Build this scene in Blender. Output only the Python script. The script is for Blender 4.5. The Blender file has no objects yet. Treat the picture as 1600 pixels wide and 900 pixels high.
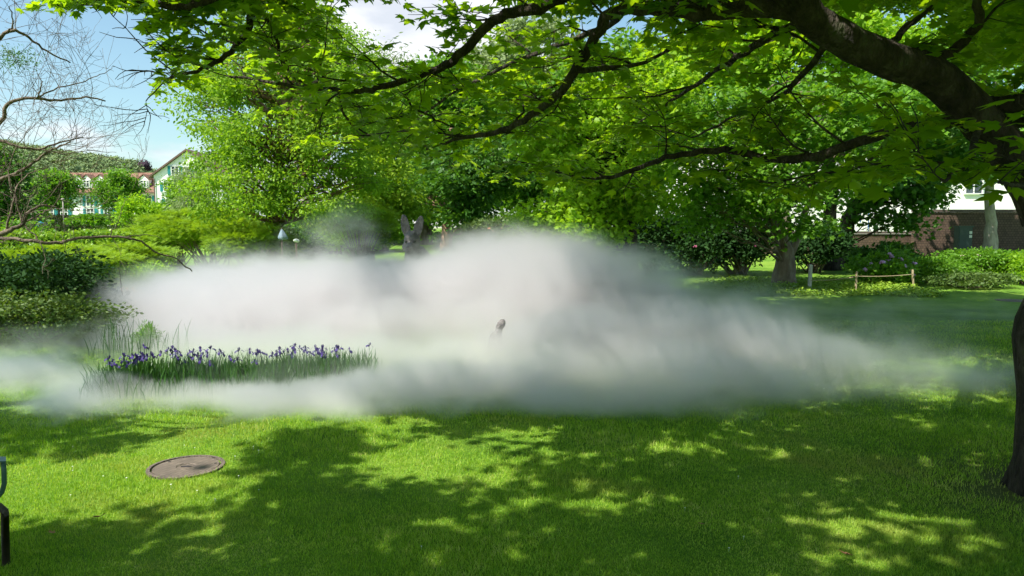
import bpy, math, random
import numpy as np
from mathutils import Vector, Matrix
R = math.radians
rng = np.random.default_rng(7)
random.seed(7)
SC = bpy.context.scene
COL = SC.collection

# ------------------------------------------------------------------ camera
F_PX = 1150.0; PITCH = math.atan(90/1150.0); H = 1.85
cam_d = bpy.data.cameras.new('camera'); cam = bpy.data.objects.new('camera', cam_d); COL.objects.link(cam)
cam_d.sensor_width = 36; cam_d.lens = F_PX/1600*36
cam_d.clip_start = .05; cam_d.clip_end = 6000
cam.location = (0, 0, H); cam.rotation_euler = (R(90)-PITCH, 0, 0)
SC.camera = cam

# ------------------------------------------------------------------ light
SUN_EL, SUN_AZ = R(54), R(-126)         # azimuth from +Y, clockwise: the sun stands to the left and a little behind
L = np.array([math.sin(SUN_AZ)*math.cos(SUN_EL), math.cos(SUN_AZ)*math.cos(SUN_EL), math.sin(SUN_EL)])
sun_d = bpy.data.lights.new('sun', 'SUN'); sun_d.energy = 5; sun_d.angle = R(.55); sun_d.color = (1, .95, .85)
sun = bpy.data.objects.new('sun', sun_d); COL.objects.link(sun)
sun.rotation_euler = Vector(L).to_track_quat('Z', 'Y').to_euler()
world = bpy.data.worlds.new('World'); SC.world = world; world.use_nodes = True
wt = world.node_tree; wt.nodes.clear()
def wn(t, **k):
    n = wt.nodes.new(t)
    for a, b in k.items(): setattr(n, a, b)
    return n
sky = wn('ShaderNodeTexSky', sky_type='NISHITA', sun_disc=False, sun_elevation=SUN_EL, sun_rotation=SUN_AZ, air_density=1.0, dust_density=1.3, ozone_density=.6)
bg = wn('ShaderNodeBackground'); bg.inputs[1].default_value = .108
wo = wn('ShaderNodeOutputWorld')
tc = wn('ShaderNodeTexCoord'); mp = wn('ShaderNodeMapping'); mp.inputs['Scale'].default_value = (1, 1, 2.6)
nz = wn('ShaderNodeTexNoise'); nz.inputs['Scale'].default_value = 3.1; nz.inputs['Detail'].default_value = 9; nz.inputs['Roughness'].default_value = .58
rmp = wn('ShaderNodeMapRange'); rmp.inputs[1].default_value = .50; rmp.inputs[2].default_value = .66; rmp.interpolation_type = 'SMOOTHSTEP'
# a bank of cumulus in one part of the sky, thin streaks near the horizon
dp = wn('ShaderNodeVectorMath', operation='DISTANCE'); cdir = Vector((-.13, 1, .42)).normalized(); dp.inputs[1].default_value = cdir
near = wn('ShaderNodeMapRange'); near.inputs[1].default_value = .42; near.inputs[2].default_value = .10; near.inputs[3].default_value = -.10; near.inputs[4].default_value = .20
sep = wn('ShaderNodeSeparateXYZ')
low = wn('ShaderNodeMapRange'); low.inputs[1].default_value = .22; low.inputs[2].default_value = .05; low.inputs[3].default_value = 0; low.inputs[4].default_value = .10
ad1 = wn('ShaderNodeMath', operation='ADD'); ad2 = wn('ShaderNodeMath', operation='ADD')
nrm = wn('ShaderNodeVectorMath', operation='NORMALIZE')
mix = wn('ShaderNodeMix', data_type='RGBA')
l = wt.links.new
l(tc.outputs['Generated'], nrm.inputs[0]); l(nrm.outputs[0], mp.inputs[0]); l(mp.outputs[0], nz.inputs['Vector'])
l(nrm.outputs[0], dp.inputs[0]); l(dp.outputs['Value'], near.inputs[0]); l(nrm.outputs[0], sep.inputs[0]); l(sep.outputs[2], low.inputs[0])
l(nz.outputs[0], ad1.inputs[0]); l(near.outputs[0], ad1.inputs[1]); l(ad1.outputs[0], ad2.inputs[0]); l(low.outputs[0], ad2.inputs[1])
l(ad2.outputs[0], rmp.inputs[0]); l(rmp.outputs[0], mix.inputs[0])
cn = wn('ShaderNodeTexNoise'); cn.inputs['Scale'].default_value = 9; cn.inputs['Detail'].default_value = 5; l(mp.outputs[0], cn.inputs['Vector'])
cr_ = wn('ShaderNodeValToRGB'); cr_.color_ramp.elements[0].position = .35; cr_.color_ramp.elements[1].position = .62
cr_.color_ramp.elements[0].color = (4.0, 4.3, 4.8, 1); cr_.color_ramp.elements[1].color = (5.8, 5.9, 6.1, 1)
l(cn.outputs[0], cr_.inputs[0]); l(cr_.outputs[0], mix.inputs[7])
tint = wn('ShaderNodeMix', data_type='RGBA', blend_type='MULTIPLY'); tint.inputs[0].default_value = 1; tint.inputs[7].default_value = (.90, 1.04, .97, 1)
l(sky.outputs[0], tint.inputs[6]); l(tint.outputs[2], mix.inputs[6]); l(mix.outputs[2], bg.inputs[0]); l(bg.outputs[0], wo.inputs[0])
SC.view_settings.view_transform = 'Standard'; SC.view_settings.look = 'None'
SC.view_settings.exposure = .88; SC.view_settings.gamma = 1; SC.view_settings.use_curve_mapping = False
cy = SC.cycles
cy.max_bounces = 8; cy.diffuse_bounces = 3; cy.glossy_bounces = 2; cy.transmission_bounces = 4; cy.transparent_max_bounces = 4
cy.volume_bounces = 4; cy.volume_max_steps = 256
cy.use_denoising = True; cy.denoiser = 'OPENIMAGEDENOISE'; cy.sample_clamp_indirect = 6
cy.use_adaptive_sampling = True; cy.adaptive_threshold = .025

# ------------------------------------------------------------------ geometry helpers
cP, sP = math.cos(PITCH), math.sin(PITCH)
def P(px, py, Y):
    """point that stands Y metres ahead, seen at the pixel (px, py) of the 1600 x 900 photograph"""
    a = (px-800)/F_PX; b = (450-py)/F_PX
    d = np.array([a, cP+b*sP, -sP+b*cP]); t = Y/d[1]
    return np.array([d[0]*t, Y, H+d[2]*t])
def project(p):
    x, y, z = p[..., 0], p[..., 1], p[..., 2]-H
    dep = y*cP - z*sP; up = y*sP + z*cP
    dep = np.where(np.abs(dep) < 1e-4, 1e-4, dep)
    return 800+F_PX*x/dep, 450-F_PX*up/dep, dep
POND = (-4.4, 14.3, 3.9, 3.3)
def sstep(a, b, x):
    t = np.clip((x-a)/(b-a), 0, 1); return t*t*(3-2*t)
def gh(x, y):
    x = np.asarray(x, float); y = np.asarray(y, float)
    z = np.interp(y, [-1e4, 19, 74, 1e4], [0, 0, 2.25, 2.25])
    z = z + .03*np.sin(x*.55+1)*np.sin(y*.43)*sstep(3, 8, y)
    q = ((x-POND[0])/POND[2])**2 + ((y-POND[1])/POND[3])**2
    return z - .42*(1-sstep(.72, 1.12, q))
def G(px, py):
    """ground point under a pixel"""
    Y = 4.0
    for _ in range(60):
        p = P(px, py, Y); g = gh(p[0], p[1])
        if p[2] <= g: break
        Y *= 1.06
    lo, hi = Y/1.06, Y
    for _ in range(20):
        m = (lo+hi)/2; p = P(px, py, m)
        if p[2] <= gh(p[0], p[1]): hi = m
        else: lo = m
    return P(px, py, hi)
def norm(v): return v/np.maximum(np.linalg.norm(v, axis=-1, keepdims=True), 1e-9)

def mesh_np(name, V, faces_groups, smooth=False):
    """faces_groups: list of int arrays (n, k)"""
    me = bpy.data.meshes.new(name)
    V = np.asarray(V, np.float32)
    me.vertices.add(len(V)); me.vertices.foreach_set('co', V.ravel())
    li = np.concatenate([f.ravel() for f in faces_groups]).astype(np.int32)
    tot = np.concatenate([np.full(len(f), f.shape[1], np.int32) for f in faces_groups])
    st = np.concatenate([[0], np.cumsum(tot)[:-1]]).astype(np.int32)
    me.loops.add(len(li)); me.loops.foreach_set('vertex_index', li)
    me.polygons.add(len(tot)); me.polygons.foreach_set('loop_start', st)
    try: me.polygons.foreach_set('loop_total', tot)
    except Exception: pass
    me.polygons.foreach_set('use_smooth', np.full(len(tot), bool(smooth)))
    me.update(calc_edges=True)
    return me
def link(name, me, mat=None, parent=None, loc=None):
    o = bpy.data.objects.new(name, me); COL.objects.link(o)
    if mat is not None and me is not None: me.materials.append(mat)
    if parent is not None: o.parent = parent
    if loc is not None: o.location = loc
    return o
def empty(name, loc=(0, 0, 0), rz=0):
    o = bpy.data.objects.new(name, None); COL.objects.link(o); o.location = [float(c) for c in loc]; o.rotation_euler.z = rz
    o.empty_display_size = .2
    return o
def tag(o, label, cat, group=None, kind=None):
    if label: o['label'] = label
    if cat: o['category'] = cat
    if group: o['group'] = group
    if kind: o['kind'] = kind
    return o

class MB:
    """collects shapes into one mesh"""
    def __init__(s): s.V = []; s.Q = []; s.T = []; s.n = 0
    def add(s, V, F):
        V = np.asarray(V, float).reshape(-1, 3)
        for f in ([F] if isinstance(F, np.ndarray) else F):
            f = np.asarray(f, int)
            (s.Q if f.shape[1] == 4 else s.T).append(f+s.n)
        s.V.append(V); s.n += len(V)
    def box(s, c, d, rot=None):
        x, y, z = [k/2 for k in d]
        v = np.array([[-x,-y,-z],[x,-y,-z],[x,y,-z],[-x,y,-z],[-x,-y,z],[x,-y,z],[x,y,z],[-x,y,z]])
        if rot is not None: v = v @ np.array(rot).T
        s.add(v+np.array(c), np.array([[3,2,1,0],[4,5,6,7],[0,1,5,4],[1,2,6,5],[2,3,7,6],[3,0,4,7]])); return s
    def tube(s, pts, rad, n=8, cap=True):
        pts = np.asarray(pts, float); m = len(pts)
        rad = np.broadcast_to(np.asarray(rad, float), (m,))
        t = norm(np.gradient(pts, axis=0))
        ref = np.linalg.eigh(t.T @ t)[1][:, 0]      # the direction the line turns about least
        u = norm(np.cross(t, ref)); w = np.cross(t, u)
        a = np.linspace(0, 2*np.pi, n, endpoint=False)
        ring = pts[:, None]+rad[:, None, None]*(np.cos(a)[None, :, None]*u[:, None]+np.sin(a)[None, :, None]*w[:, None])
        i = np.arange(m-1)[:, None]*n; j = np.arange(n)[None]; k = (j+1) % n
        F = np.stack([i+j, i+k, i+n+k, i+n+j], -1).reshape(-1, 4)
        V = ring.reshape(-1, 3); fs = [F]
        if cap:
            V = np.vstack([V, pts[:1], pts[-1:]]); c0 = m*n; c1 = c0+1
            jj = np.arange(n); kk = (jj+1) % n
            fs.append(np.concatenate([np.stack([np.full(n, c0), kk, jj], -1), np.stack([np.full(n, c1), (m-1)*n+jj, (m-1)*n+kk], -1)]))
        s.add(V, fs); return s
    def ball(s, c, r, rot=None, nu=14, nv=9):
        th = np.linspace(0, 2*np.pi, nu, endpoint=False); ph = np.linspace(.12, np.pi-.12, nv)
        v = np.array([[math.sin(p)*math.cos(t), math.sin(p)*math.sin(t), math.cos(p)] for p in ph for t in th])
        v = np.vstack([v, [[0, 0, 1]], [[0, 0, -1]]])*np.array(r)
        if rot is not None: v = v @ np.array(rot).T
        j = np.arange(nu); k = (j+1) % nu; F = []
        for i in range(nv-1): F.append(np.stack([i*nu+j, i*nu+nu+j, i*nu+nu+k, i*nu+k], -1))
        t1 = np.stack([np.full(nu, nu*nv), j, k], -1); t2 = np.stack([np.full(nu, nu*nv+1), (nv-1)*nu+k, (nv-1)*nu+j], -1)
        s.add(v+np.array(c), F+[t1, t2]); return s
    def build(s, name, mat=None, parent=None, smooth=False, loc=None):
        fs = []
        if s.Q: fs.append(np.concatenate(s.Q))
        if s.T: fs.append(np.concatenate(s.T))
        return link(name, mesh_np(name, np.concatenate(s.V), fs, smooth), mat, parent, loc)
def rotxyz(x=0, y=0, z=0): return np.array((Matrix.Rotation(z, 3, 'Z') @ Matrix.Rotation(y, 3, 'Y') @ Matrix.Rotation(x, 3, 'X')))

# ------------------------------------------------------------------ materials
def mat_new(name):
    m = bpy.data.materials.new(name); m.use_nodes = True; m.node_tree.nodes.clear(); return m
class NT:
    def __init__(s, m): s.t = m.node_tree
    def n(s, typ, ins=None, **k):
        nd = s.t.nodes.new(typ)
        for a, b in k.items(): setattr(nd, a, b)
        for a, b in (ins or {}).items():
            if isinstance(b, bpy.types.NodeSocket): s.t.links.new(b, nd.inputs[a])
            else: nd.inputs[a].default_value = b
        return nd
def ramp(T, fac, stops):
    r = T.n('ShaderNodeValToRGB', {0: fac}); e = r.color_ramp.elements
    while len(e) < len(stops): e.new(.5)
    for q, (p, c) in zip(e, stops): q.position = p; q.color = (*c, 1)
    return r.outputs[0]
def surf(name, stops, scale=5, rough=.8, bump=.3, detail=6, stretch=(1, 1, 1), metal=0, bscale=None, spec=.4, bdist=.05):
    m = mat_new(name); T = NT(m)
    c = T.n('ShaderNodeTexCoord'); mp_ = T.n('ShaderNodeMapping', {0: c.outputs['Object'], 'Scale': stretch})
    nz_ = T.n('ShaderNodeTexNoise', {'Vector': mp_.outputs[0], 'Scale': scale, 'Detail': detail, 'Roughness': .62})
    col = ramp(T, nz_.outputs[0], stops)
    n2 = T.n('ShaderNodeTexNoise', {'Vector': mp_.outputs[0], 'Scale': bscale or scale*4, 'Detail': 5})
    b = T.n('ShaderNodeBump', {'Height': n2.outputs[0], 'Strength': bump, 'Distance': bdist})
    p = T.n('ShaderNodeBsdfPrincipled', {'Base Color': col, 'Roughness': rough, 'Metallic': metal, 'Normal': b.outputs[0], 'Specular IOR Level': spec})
    o = T.n('ShaderNodeOutputMaterial', {0: p.outputs[0]})
    return m
def leafmat(name, c0, c1, trans=.45, rough=.5, tcol=None, nscale=1.2, spec=.35):
    """c0..c1: spread of the leaf colours, by leaf and by clump"""
    m = mat_new(name); T = NT(m)
    g = T.n('ShaderNodeNewGeometry'); c = T.n('ShaderNodeTexCoord')
    nz_ = T.n('ShaderNodeTexNoise', {'Vector': c.outputs['Object'], 'Scale': nscale, 'Detail': 2})
    a = T.n('ShaderNodeMath', {0: g.outputs['Random Per Island'], 1: .55}, operation='MULTIPLY')
    b = T.n('ShaderNodeMath', {0: nz_.outputs[0], 1: .9, 2: a.outputs[0]}, operation='MULTIPLY_ADD')
    b2 = T.n('ShaderNodeMath', {0: b.outputs[0], 1: .25}, operation='SUBTRACT')
    col = ramp(T, b2.outputs[0], [(0.05, c0), (.95, c1)])
    p = T.n('ShaderNodeBsdfPrincipled', {'Base Color': col, 'Roughness': rough, 'Specular IOR Level': spec})
    hs = T.n('ShaderNodeMix', {0: 1.0, 6: col, 7: (*(tcol or (1.35, 1.25, .45)), 1)}, data_type='RGBA', blend_type='MULTIPLY')
    tr = T.n('ShaderNodeBsdfTranslucent', {'Color': hs.outputs[2]})
    mx = T.n('ShaderNodeMixShader', {0: trans, 1: p.outputs[0], 2: tr.outputs[0]})
    T.n('ShaderNodeOutputMaterial', {0: mx.outputs[0]})
    return m
M = {}
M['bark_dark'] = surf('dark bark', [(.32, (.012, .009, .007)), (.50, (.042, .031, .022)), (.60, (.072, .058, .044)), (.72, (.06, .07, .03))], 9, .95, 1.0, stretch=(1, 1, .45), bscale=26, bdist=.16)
M['bark'] = surf('brown bark', [(.3, (.09, .065, .045)), (.55, (.2, .155, .115)), (.7, (.3, .26, .2))], 5, .95, .9, stretch=(1, 1, .4))
M['bark_grey'] = surf('grey bark', [(.3, (.16, .14, .12)), (.6, (.33, .30, .26))], 5, .95, .7, stretch=(1, 1, .4))
M['bark_red'] = surf('reddish bark', [(.3, (.14, .07, .045)), (.6, (.28, .17, .12))], 6, .95, .8, stretch=(1, 1, .3))
M['twig'] = surf('twig bark', [(.3, (.07, .05, .04)), (.6, (.17, .13, .105))], 8, .9, .5)
M['maple'] = leafmat('maple leaf', (.075, .18, .008), (.32, .47, .022), .62, .45, (1.5, 1.45, .35))
M['feather'] = leafmat('feathery foliage', (.13, .28, .02), (.30, .48, .035), .5, .6)
M['willow'] = leafmat('silvery willow leaf', (.16, .23, .09), (.30, .38, .17), .35, .6, (1.15, 1.2, .7))
M['bright'] = leafmat('fresh spring leaf', (.16, .34, .015), (.34, .54, .03), .55, .5)
M['mid'] = leafmat('green leaf', (.08, .21, .015), (.18, .37, .03), .5, .5)
M['deep'] = leafmat('deep green leaf', (.035, .11, .014), (.09, .22, .025), .42, .5)
M['shade'] = leafmat('dark shaded evergreen leaf', (.012, .04, .010), (.035, .09, .02), .25, .75, spec=.12)  # evergreen colour taken very dark, with shade put into it
M['yellowg'] = leafmat('yellow green leaf', (.15, .28, .02), (.30, .45, .03), .4, .6, spec=.2)
M['olive'] = leafmat('olive shrub leaf', (.06, .12, .025), (.14, .22, .045), .35, .55)
M['laurel'] = leafmat('laurel leaf', (.10, .24, .02), (.30, .44, .03), .35, .35)
M['reed'] = leafmat('iris leaf blade', (.03, .10, .02), (.08, .19, .03), .35, .5, (1.2, 1.3, .5))
M['cover'] = leafmat('ground cover leaf', (.16, .30, .03), (.32, .46, .05), .3, .5)

def grass_mat():
    m = mat_new('grass blade'); T = NT(m)
    g = T.n('ShaderNodeNewGeometry')
    nz_ = T.n('ShaderNodeTexNoise', {'Vector': g.outputs['Position'], 'Scale': .9, 'Detail': 5})
    n3 = T.n('ShaderNodeTexNoise', {'Vector': g.outputs['Position'], 'Scale': 7.0, 'Detail': 3})
    a = T.n('ShaderNodeMath', {0: g.outputs['Random Per Island'], 1: .35}, operation='MULTIPLY')
    b = T.n('ShaderNodeMath', {0: nz_.outputs[0], 1: .6, 2: a.outputs[0]}, operation='MULTIPLY_ADD')
    b2 = T.n('ShaderNodeMath', {0: n3.outputs[0], 1: .45, 2: b.outputs[0]}, operation='MULTIPLY_ADD')
    pn = T.n('ShaderNodeTexNoise', {'Vector': g.outputs['Position'], 'Scale': .55, 'Detail': 6, 'Roughness': .7})
    pm_ = T.n('ShaderNodeMapRange', {0: pn.outputs[0], 1: .52, 2: .68, 3: 0, 4: .6})
    col0 = ramp(T, b2.outputs[0], [(.42, (.10, .23, .016)), (.62, (.22, .40, .025)), (.84, (.40, .55, .07)), (.97, (.56, .54, .22))])
    col = T.n('ShaderNodeMix', {0: pm_.outputs[0], 6: col0, 7: (.34, .30, .10, 1)}, data_type='RGBA').outputs[2]
    p = T.n('ShaderNodeBsdfPrincipled', {'Base Color': col, 'Roughness': .45, 'Specular IOR Level': .35})
    hs = T.n('ShaderNodeMix', {0: 1.0, 6: col, 7: (1.4, 1.35, .4, 1)}, data_type='RGBA', blend_type='MULTIPLY')
    tr = T.n('ShaderNodeBsdfTranslucent', {'Color': hs.outputs[2]})
    mx = T.n('ShaderNodeMixShader', {0: .4, 1: p.outputs[0], 2: tr.outputs[0]})
    T.n('ShaderNodeOutputMaterial', {0: mx.outputs[0]})
    return m
M['grass'] = grass_mat()
def lawn_mat():
    m = mat_new('lawn'); T = NT(m)
    g = T.n('ShaderNodeNewGeometry')
    nz_ = T.n('ShaderNodeTexNoise', {'Vector': g.outputs['Position'], 'Scale': .7, 'Detail': 8, 'Roughness': .65})
    n2 = T.n('ShaderNodeTexNoise', {'Vector': g.outputs['Position'], 'Scale': 28, 'Detail': 5, 'Roughness': .7})
    s = T.n('ShaderNodeMath', {0: n2.outputs[0], 1: .6, 2: nz_.outputs[0]}, operation='MULTIPLY_ADD')
    col = ramp(T, s.outputs[0], [(.55, (.06, .14, .014)), (.78, (.13, .26, .022)), (.98, (.24, .36, .05))])
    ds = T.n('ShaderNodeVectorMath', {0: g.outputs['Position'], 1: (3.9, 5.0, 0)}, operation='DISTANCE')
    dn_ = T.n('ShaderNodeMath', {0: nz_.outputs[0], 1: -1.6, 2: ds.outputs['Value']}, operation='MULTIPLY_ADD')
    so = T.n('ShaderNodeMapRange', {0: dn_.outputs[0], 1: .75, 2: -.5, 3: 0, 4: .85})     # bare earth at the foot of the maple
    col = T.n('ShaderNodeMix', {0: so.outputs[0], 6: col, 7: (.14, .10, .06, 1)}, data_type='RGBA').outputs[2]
    b = T.n('ShaderNodeBump', {'Height': n2.outputs[0], 'Strength': .9, 'Distance': .05})
    p = T.n('ShaderNodeBsdfPrincipled', {'Base Color': col, 'Roughness': .9, 'Normal': b.outputs[0], 'Specular IOR Level': .2})
    T.n('ShaderNodeOutputMaterial', {0: p.outputs[0]})
    return m
M['lawn'] = lawn_mat()

# ------------------------------------------------------------------ leaves
def rot_frames(nrm_, tip):
    """frames with z = leaf normal, y = towards the tip"""
    z = norm(nrm_); y = tip-(tip*z).sum(-1, keepdims=True)*z; y = norm(y); x = np.cross(y, z)
    return np.stack([x, y, z], -1)
def leaf_template(kind):
    if kind == 'maple':
        o = [(0, .02), (.16, -.10), (.30, -.04), (.52, .10), (.36, .20), (.50, .38), (.62, .62), (.36, .52), (.22, .50), (.17, .72), (0, 1.05)]
        o = o+[(-x, y) for x, y in o[1:-1]][::-1]
        V = [(x, y, -.22*abs(x)-.10*y*y+.03) for x, y in o]+[(0, .36, .03)]
        n = len(o); F = np.array([[n, i, (i+1) % n] for i in range(n)])
        return np.array(V), F
    if kind == 'lobed':
        o = [(0, 0), (.42, .05), (.34, .32), (.52, .62), (.2, .62), (0, 1), (-.2, .62), (-.52, .62), (-.34, .32), (-.42, .05)]
        V = [(x, y, -.2*abs(x)) for x, y in o]+[(0, .4, .04)]; n = len(o)
        return np.array(V), np.array([[n, i, (i+1) % n] for i in range(n)])
    if kind == 'oval':
        V = [(0, 0, 0), (.26, .35, -.05), (.2, .72, -.05), (0, 1, -.06), (-.2, .72, -.05), (-.26, .35, -.05)]
        return np.array(V, float), np.array([[0, 1, 2, 3], [0, 3, 4, 5]])
    if kind == 'diamond':
        V = [(0, 0, 0), (.3, .5, -.05), (0, 1, 0), (-.3, .5, -.05)]
        return np.array(V, float), np.array([[0, 1, 2], [0, 2, 3]])
    if kind == 'narrow':
        V = [(0, 0, 0), (.11, .45, -.03), (0, 1, -.08), (-.11, .45, -.03)]
        return np.array(V, float), np.array([[0, 1, 2], [0, 2, 3]])
    if kind == 'frond':      # a feathery spray: a comb of thin needles on one twig
        V = []; F = []
        for i, y in enumerate(np.linspace(.08, .92, 7)):
            w = .30*math.sin(.5+y*2.2)
            for s in (-1, 1):
                k = len(V); V += [(0, y-.035, 0), (s*w, y+.10, -.05), (0, y+.045, 0)]; F.append([k, k+1, k+2])
        return np.array(V, float), np.array(F)
def leaf_mesh(name, kind, pos, nrm_, tip, size):
    V, F = leaf_template(kind); n = len(pos)
    Rm = rot_frames(nrm_, tip)
    W = np.einsum('nij,kj->nki', Rm, V)*size[:, None, None]+pos[:, None]
    FF = (F[None]+(np.arange(n)*len(V))[:, None, None]).reshape(-1, F.shape[1])
    return mesh_np(name, W.reshape(-1, 3), [FF], True)
def rand_dirs(n, up=0.0, rg=rng):
    v = norm(rg.normal(size=(n, 3))); v[:, 2] += up; return norm(v)

def bezier(a, b, c, n=8):
    t = np.linspace(0, 1, n)[:, None]
    return a*(1-t)**2+2*b*t*(1-t)+c*t*t

def make_tree(name, label, cat, trunk, trad, lobes, leaf, mat, bark, nclump=60, perclump=300, clump_r=.6, size=.12, flat=.6,
              upbias=.9, droop=0.0, group=None, shell=.55, seed=1, branch_r=.04, extra=None, trunkname='trunk', szvar=.35):
    """trunk: world polyline from the ground up; lobes: list of (centre, radii) in world space; leaves are spread in clumps at the ends of limbs"""
    rg = np.random.default_rng(seed); base = np.array(trunk[0], float)
    root = tag(empty(name, base), label, cat, group)
    tm = MB(); tp = np.array(trunk, float)-base
    tr = np.linspace(trad, trad*.35, len(tp)); tr[0] *= 1.35
    # refine the trunk with slight bends
    s = np.linspace(0, len(tp)-1, max(8, len(tp)*4)); q = np.stack([np.interp(s, range(len(tp)), tp[:, k]) for k in range(3)], 1)
    q[1:-1] += rg.normal(0, trad*.10, (len(q)-2, 3)); rr = np.interp(s, range(len(tp)), tr)
    tm.tube(q, rr, 12)
    for e in (extra or []):
        e = [np.array(k) for k in e[0]], e[1]
        pts = np.array(e[0])-base; tm.tube(pts, np.linspace(e[1], e[1]*.4, len(pts)), 8)
    tm.build(trunkname, bark, root, smooth=True)
    vol = np.array([r[0]*r[1]*r[2] for _, r in lobes])**.7; vol /= vol.sum()
    cl = []
    for (c, r), f in zip(lobes, vol):
        k = max(3, int(round(nclump*f)))
        d = norm(rg.normal(size=(k, 3))); rad = rg.uniform(shell, 1.0, (k, 1))**.8
        cl.append(np.array(c)-base+d*rad*np.array(r))
    cl = np.concatenate(cl)
    bm = MB()
    for c in cl:
        i = np.argmin(np.abs(rr*0+np.linalg.norm(q[:, :2]-c[:2], axis=1)*.5+np.abs(q[:, 2]-(c[2]-.35*np.linalg.norm(q[:, :2]-c[:2], axis=1)))))
        a = q[max(i, 2)]; mid = (a+c)/2; mid[2] += .12*np.linalg.norm(c-a)
        pts = bezier(a, mid, c, 7); pts[1:-1] += rg.normal(0, .03*np.linalg.norm(c-a)+.01, (5, 3))
        bm.tube(pts, np.linspace(min(branch_r, rr[max(i, 2)]*.8), branch_r*.18, 7), 5)
    bm.build('branch_work', bark, root, smooth=True)
    n = len(cl)*perclump; idx = np.repeat(np.arange(len(cl)), perclump)
    cr = rg.uniform(.6, 1.35, len(cl))[idx]*clump_r
    off = rg.normal(size=(n, 3))*.5; off *= np.minimum(1, 1.25/np.maximum(np.linalg.norm(off, axis=1, keepdims=True), 1e-6))
    off *= cr[:, None]; off[:, 2] *= flat; 
    if droop: off[:, 2] -= droop*rg.random(n)**1.5*cr
    pos = cl[idx]+off
    nr = rand_dirs(n, upbias, rg); tip = norm(off+rg.normal(size=(n, 3))*.4*cr[:, None]); tip[:, 2] -= .35+droop*.5
    sz = size*rg.uniform(1-szvar, 1+szvar, n)
    link('crown', leaf_mesh('crown', leaf, pos, nr, tip, sz), mat, root)
    return root

def make_bush(name, label, cat, centre, radii, leaf, mat, n=6000, size=.08, group=None, seed=1, nclump=26, flat=.8, upbias=.6, shell=.6, stems=True, stuff=False, flowers=None):
    """a shrub: short stems from the base out to clumps over a mound"""
    rg = np.random.default_rng(seed); c = np.array(centre, float); r = np.array(radii, float)
    base = np.array([c[0], c[1], float(gh(c[0], c[1]))])
    root = tag(empty(name, base), label, cat, group)
    d = norm(rg.normal(size=(nclump, 3))); d[:, 2] = np.abs(d[:, 2])*1.15-.15; d[:, 1] -= .15; d = norm(d)
    cl = d*rg.uniform(shell, .95, (nclump, 1))*r+np.array([0, 0, max(0, c[2]-base[2]-r[2]*.1)])
    bm = MB()
    for p in cl:
        a = np.array([rg.normal(0, .1*r[0]), rg.normal(0, .1*r[1]), -.05]); m_ = a*.4+p*.6; m_[2] = max(m_[2], .1)*1.05
        bm.tube(bezier(a, m_, p, 6), np.linspace(.03, .006, 6)*max(.5, min(2, r[2])), 5)
    bm.build('stems', M['bark'], root, smooth=True)
    idx = rg.integers(0, nclump, n); off = rg.normal(size=(n, 3))*.5
    off *= np.minimum(1, 1.2/np.maximum(np.linalg.norm(off, axis=1, keepdims=True), 1e-6))
    off *= (r*.42)*rg.uniform(.6, 1.25, (nclump, 1))[idx]; off[:, 2] *= flat
    pos = cl[idx]+off; pos[:, 2] = np.maximum(pos[:, 2], .02+rg.random(n)*.1)
    nr = rand_dirs(n, upbias, rg); tip = norm(pos*np.array([1, 1, .3])+rg.normal(size=(n, 3))*.5*r); tip[:, 2] -= .2
    link('leaves', leaf_mesh('leaves', leaf, pos, nr, tip, size*rg.uniform(.65, 1.35, n)), mat, root)
    if flowers:
        fm, nf, fs = flowers
        for k in range(nf):
            p = cl[rg.integers(0, nclump)]*1.0+rg.normal(size=3)*r*.15; p[1] = -abs(p[1])*.9-.2*r[1]; p[2] = max(p[2], .15)
            mb = MB()
            for _ in range(9):
                dd = norm(rg.normal(size=3)); dd[2] = abs(dd[2]); mb.ball(dd*fs*.6, (fs*.42,)*3, nu=6, nv=4)
            mb.build('flower_head', fm, root, loc=[float(t) for t in p])
    return root

# ------------------------------------------------------------------ ground
def axis(lo, hi, fine_lo, fine_hi, step):
    a = list(np.arange(fine_lo, fine_hi+1e-6, step)); s = step
    x = fine_hi
    while x < hi: s *= 1.18; x += s; a.append(x)
    s = step; x = fine_lo
    while x > lo: s *= 1.18; x -= s; a.insert(0, x)
    return np.array(a)
gx = axis(-2500, 2500, -14, 16, .25); gy = axis(-300, 3500, 0, 26, .25)
X, Yg = np.meshgrid(gx, gy); Zg = gh(X, Yg)
V = np.stack([X, Yg, Zg], -1).reshape(-1, 3); nx = len(gx)
ii, jj = np.meshgrid(np.arange(len(gy)-1), np.arange(nx-1), indexing='ij'); k = (ii*nx+jj).ravel()
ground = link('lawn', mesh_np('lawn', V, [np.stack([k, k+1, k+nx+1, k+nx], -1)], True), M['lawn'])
tag(ground, 'mown green lawn rising gently to the trees', None, kind='structure')
a = np.linspace(0, 2*np.pi, 48, endpoint=False)
Vw = np.stack([POND[0]+POND[2]*1.0*np.cos(a), POND[1]+POND[3]*1.0*np.sin(a), np.full(48, -.13)], -1)
m = mat_new('pond water'); T = NT(m)
g_ = T.n('ShaderNodeTexNoise', {'Scale': 4.0, 'Detail': 3}); b_ = T.n('ShaderNodeBump', {'Height': g_.outputs[0], 'Strength': .15})
T.n('ShaderNodeOutputMaterial', {0: T.n('ShaderNodeBsdfPrincipled', {'Base Color': (.02, .03, .02, 1), 'Roughness': .06, 'Normal': b_.outputs[0]}).outputs[0]})
pond = link('pond', mesh_np('pond', Vw, [np.arange(48)[None]]), m); tag(pond, 'still pond behind the iris bed under the fog', None, kind='structure')

MAN = G(291, 731); MAN_R = .285
EXCL = [(MAN[0], MAN[1], MAN_R+.01)]
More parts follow.
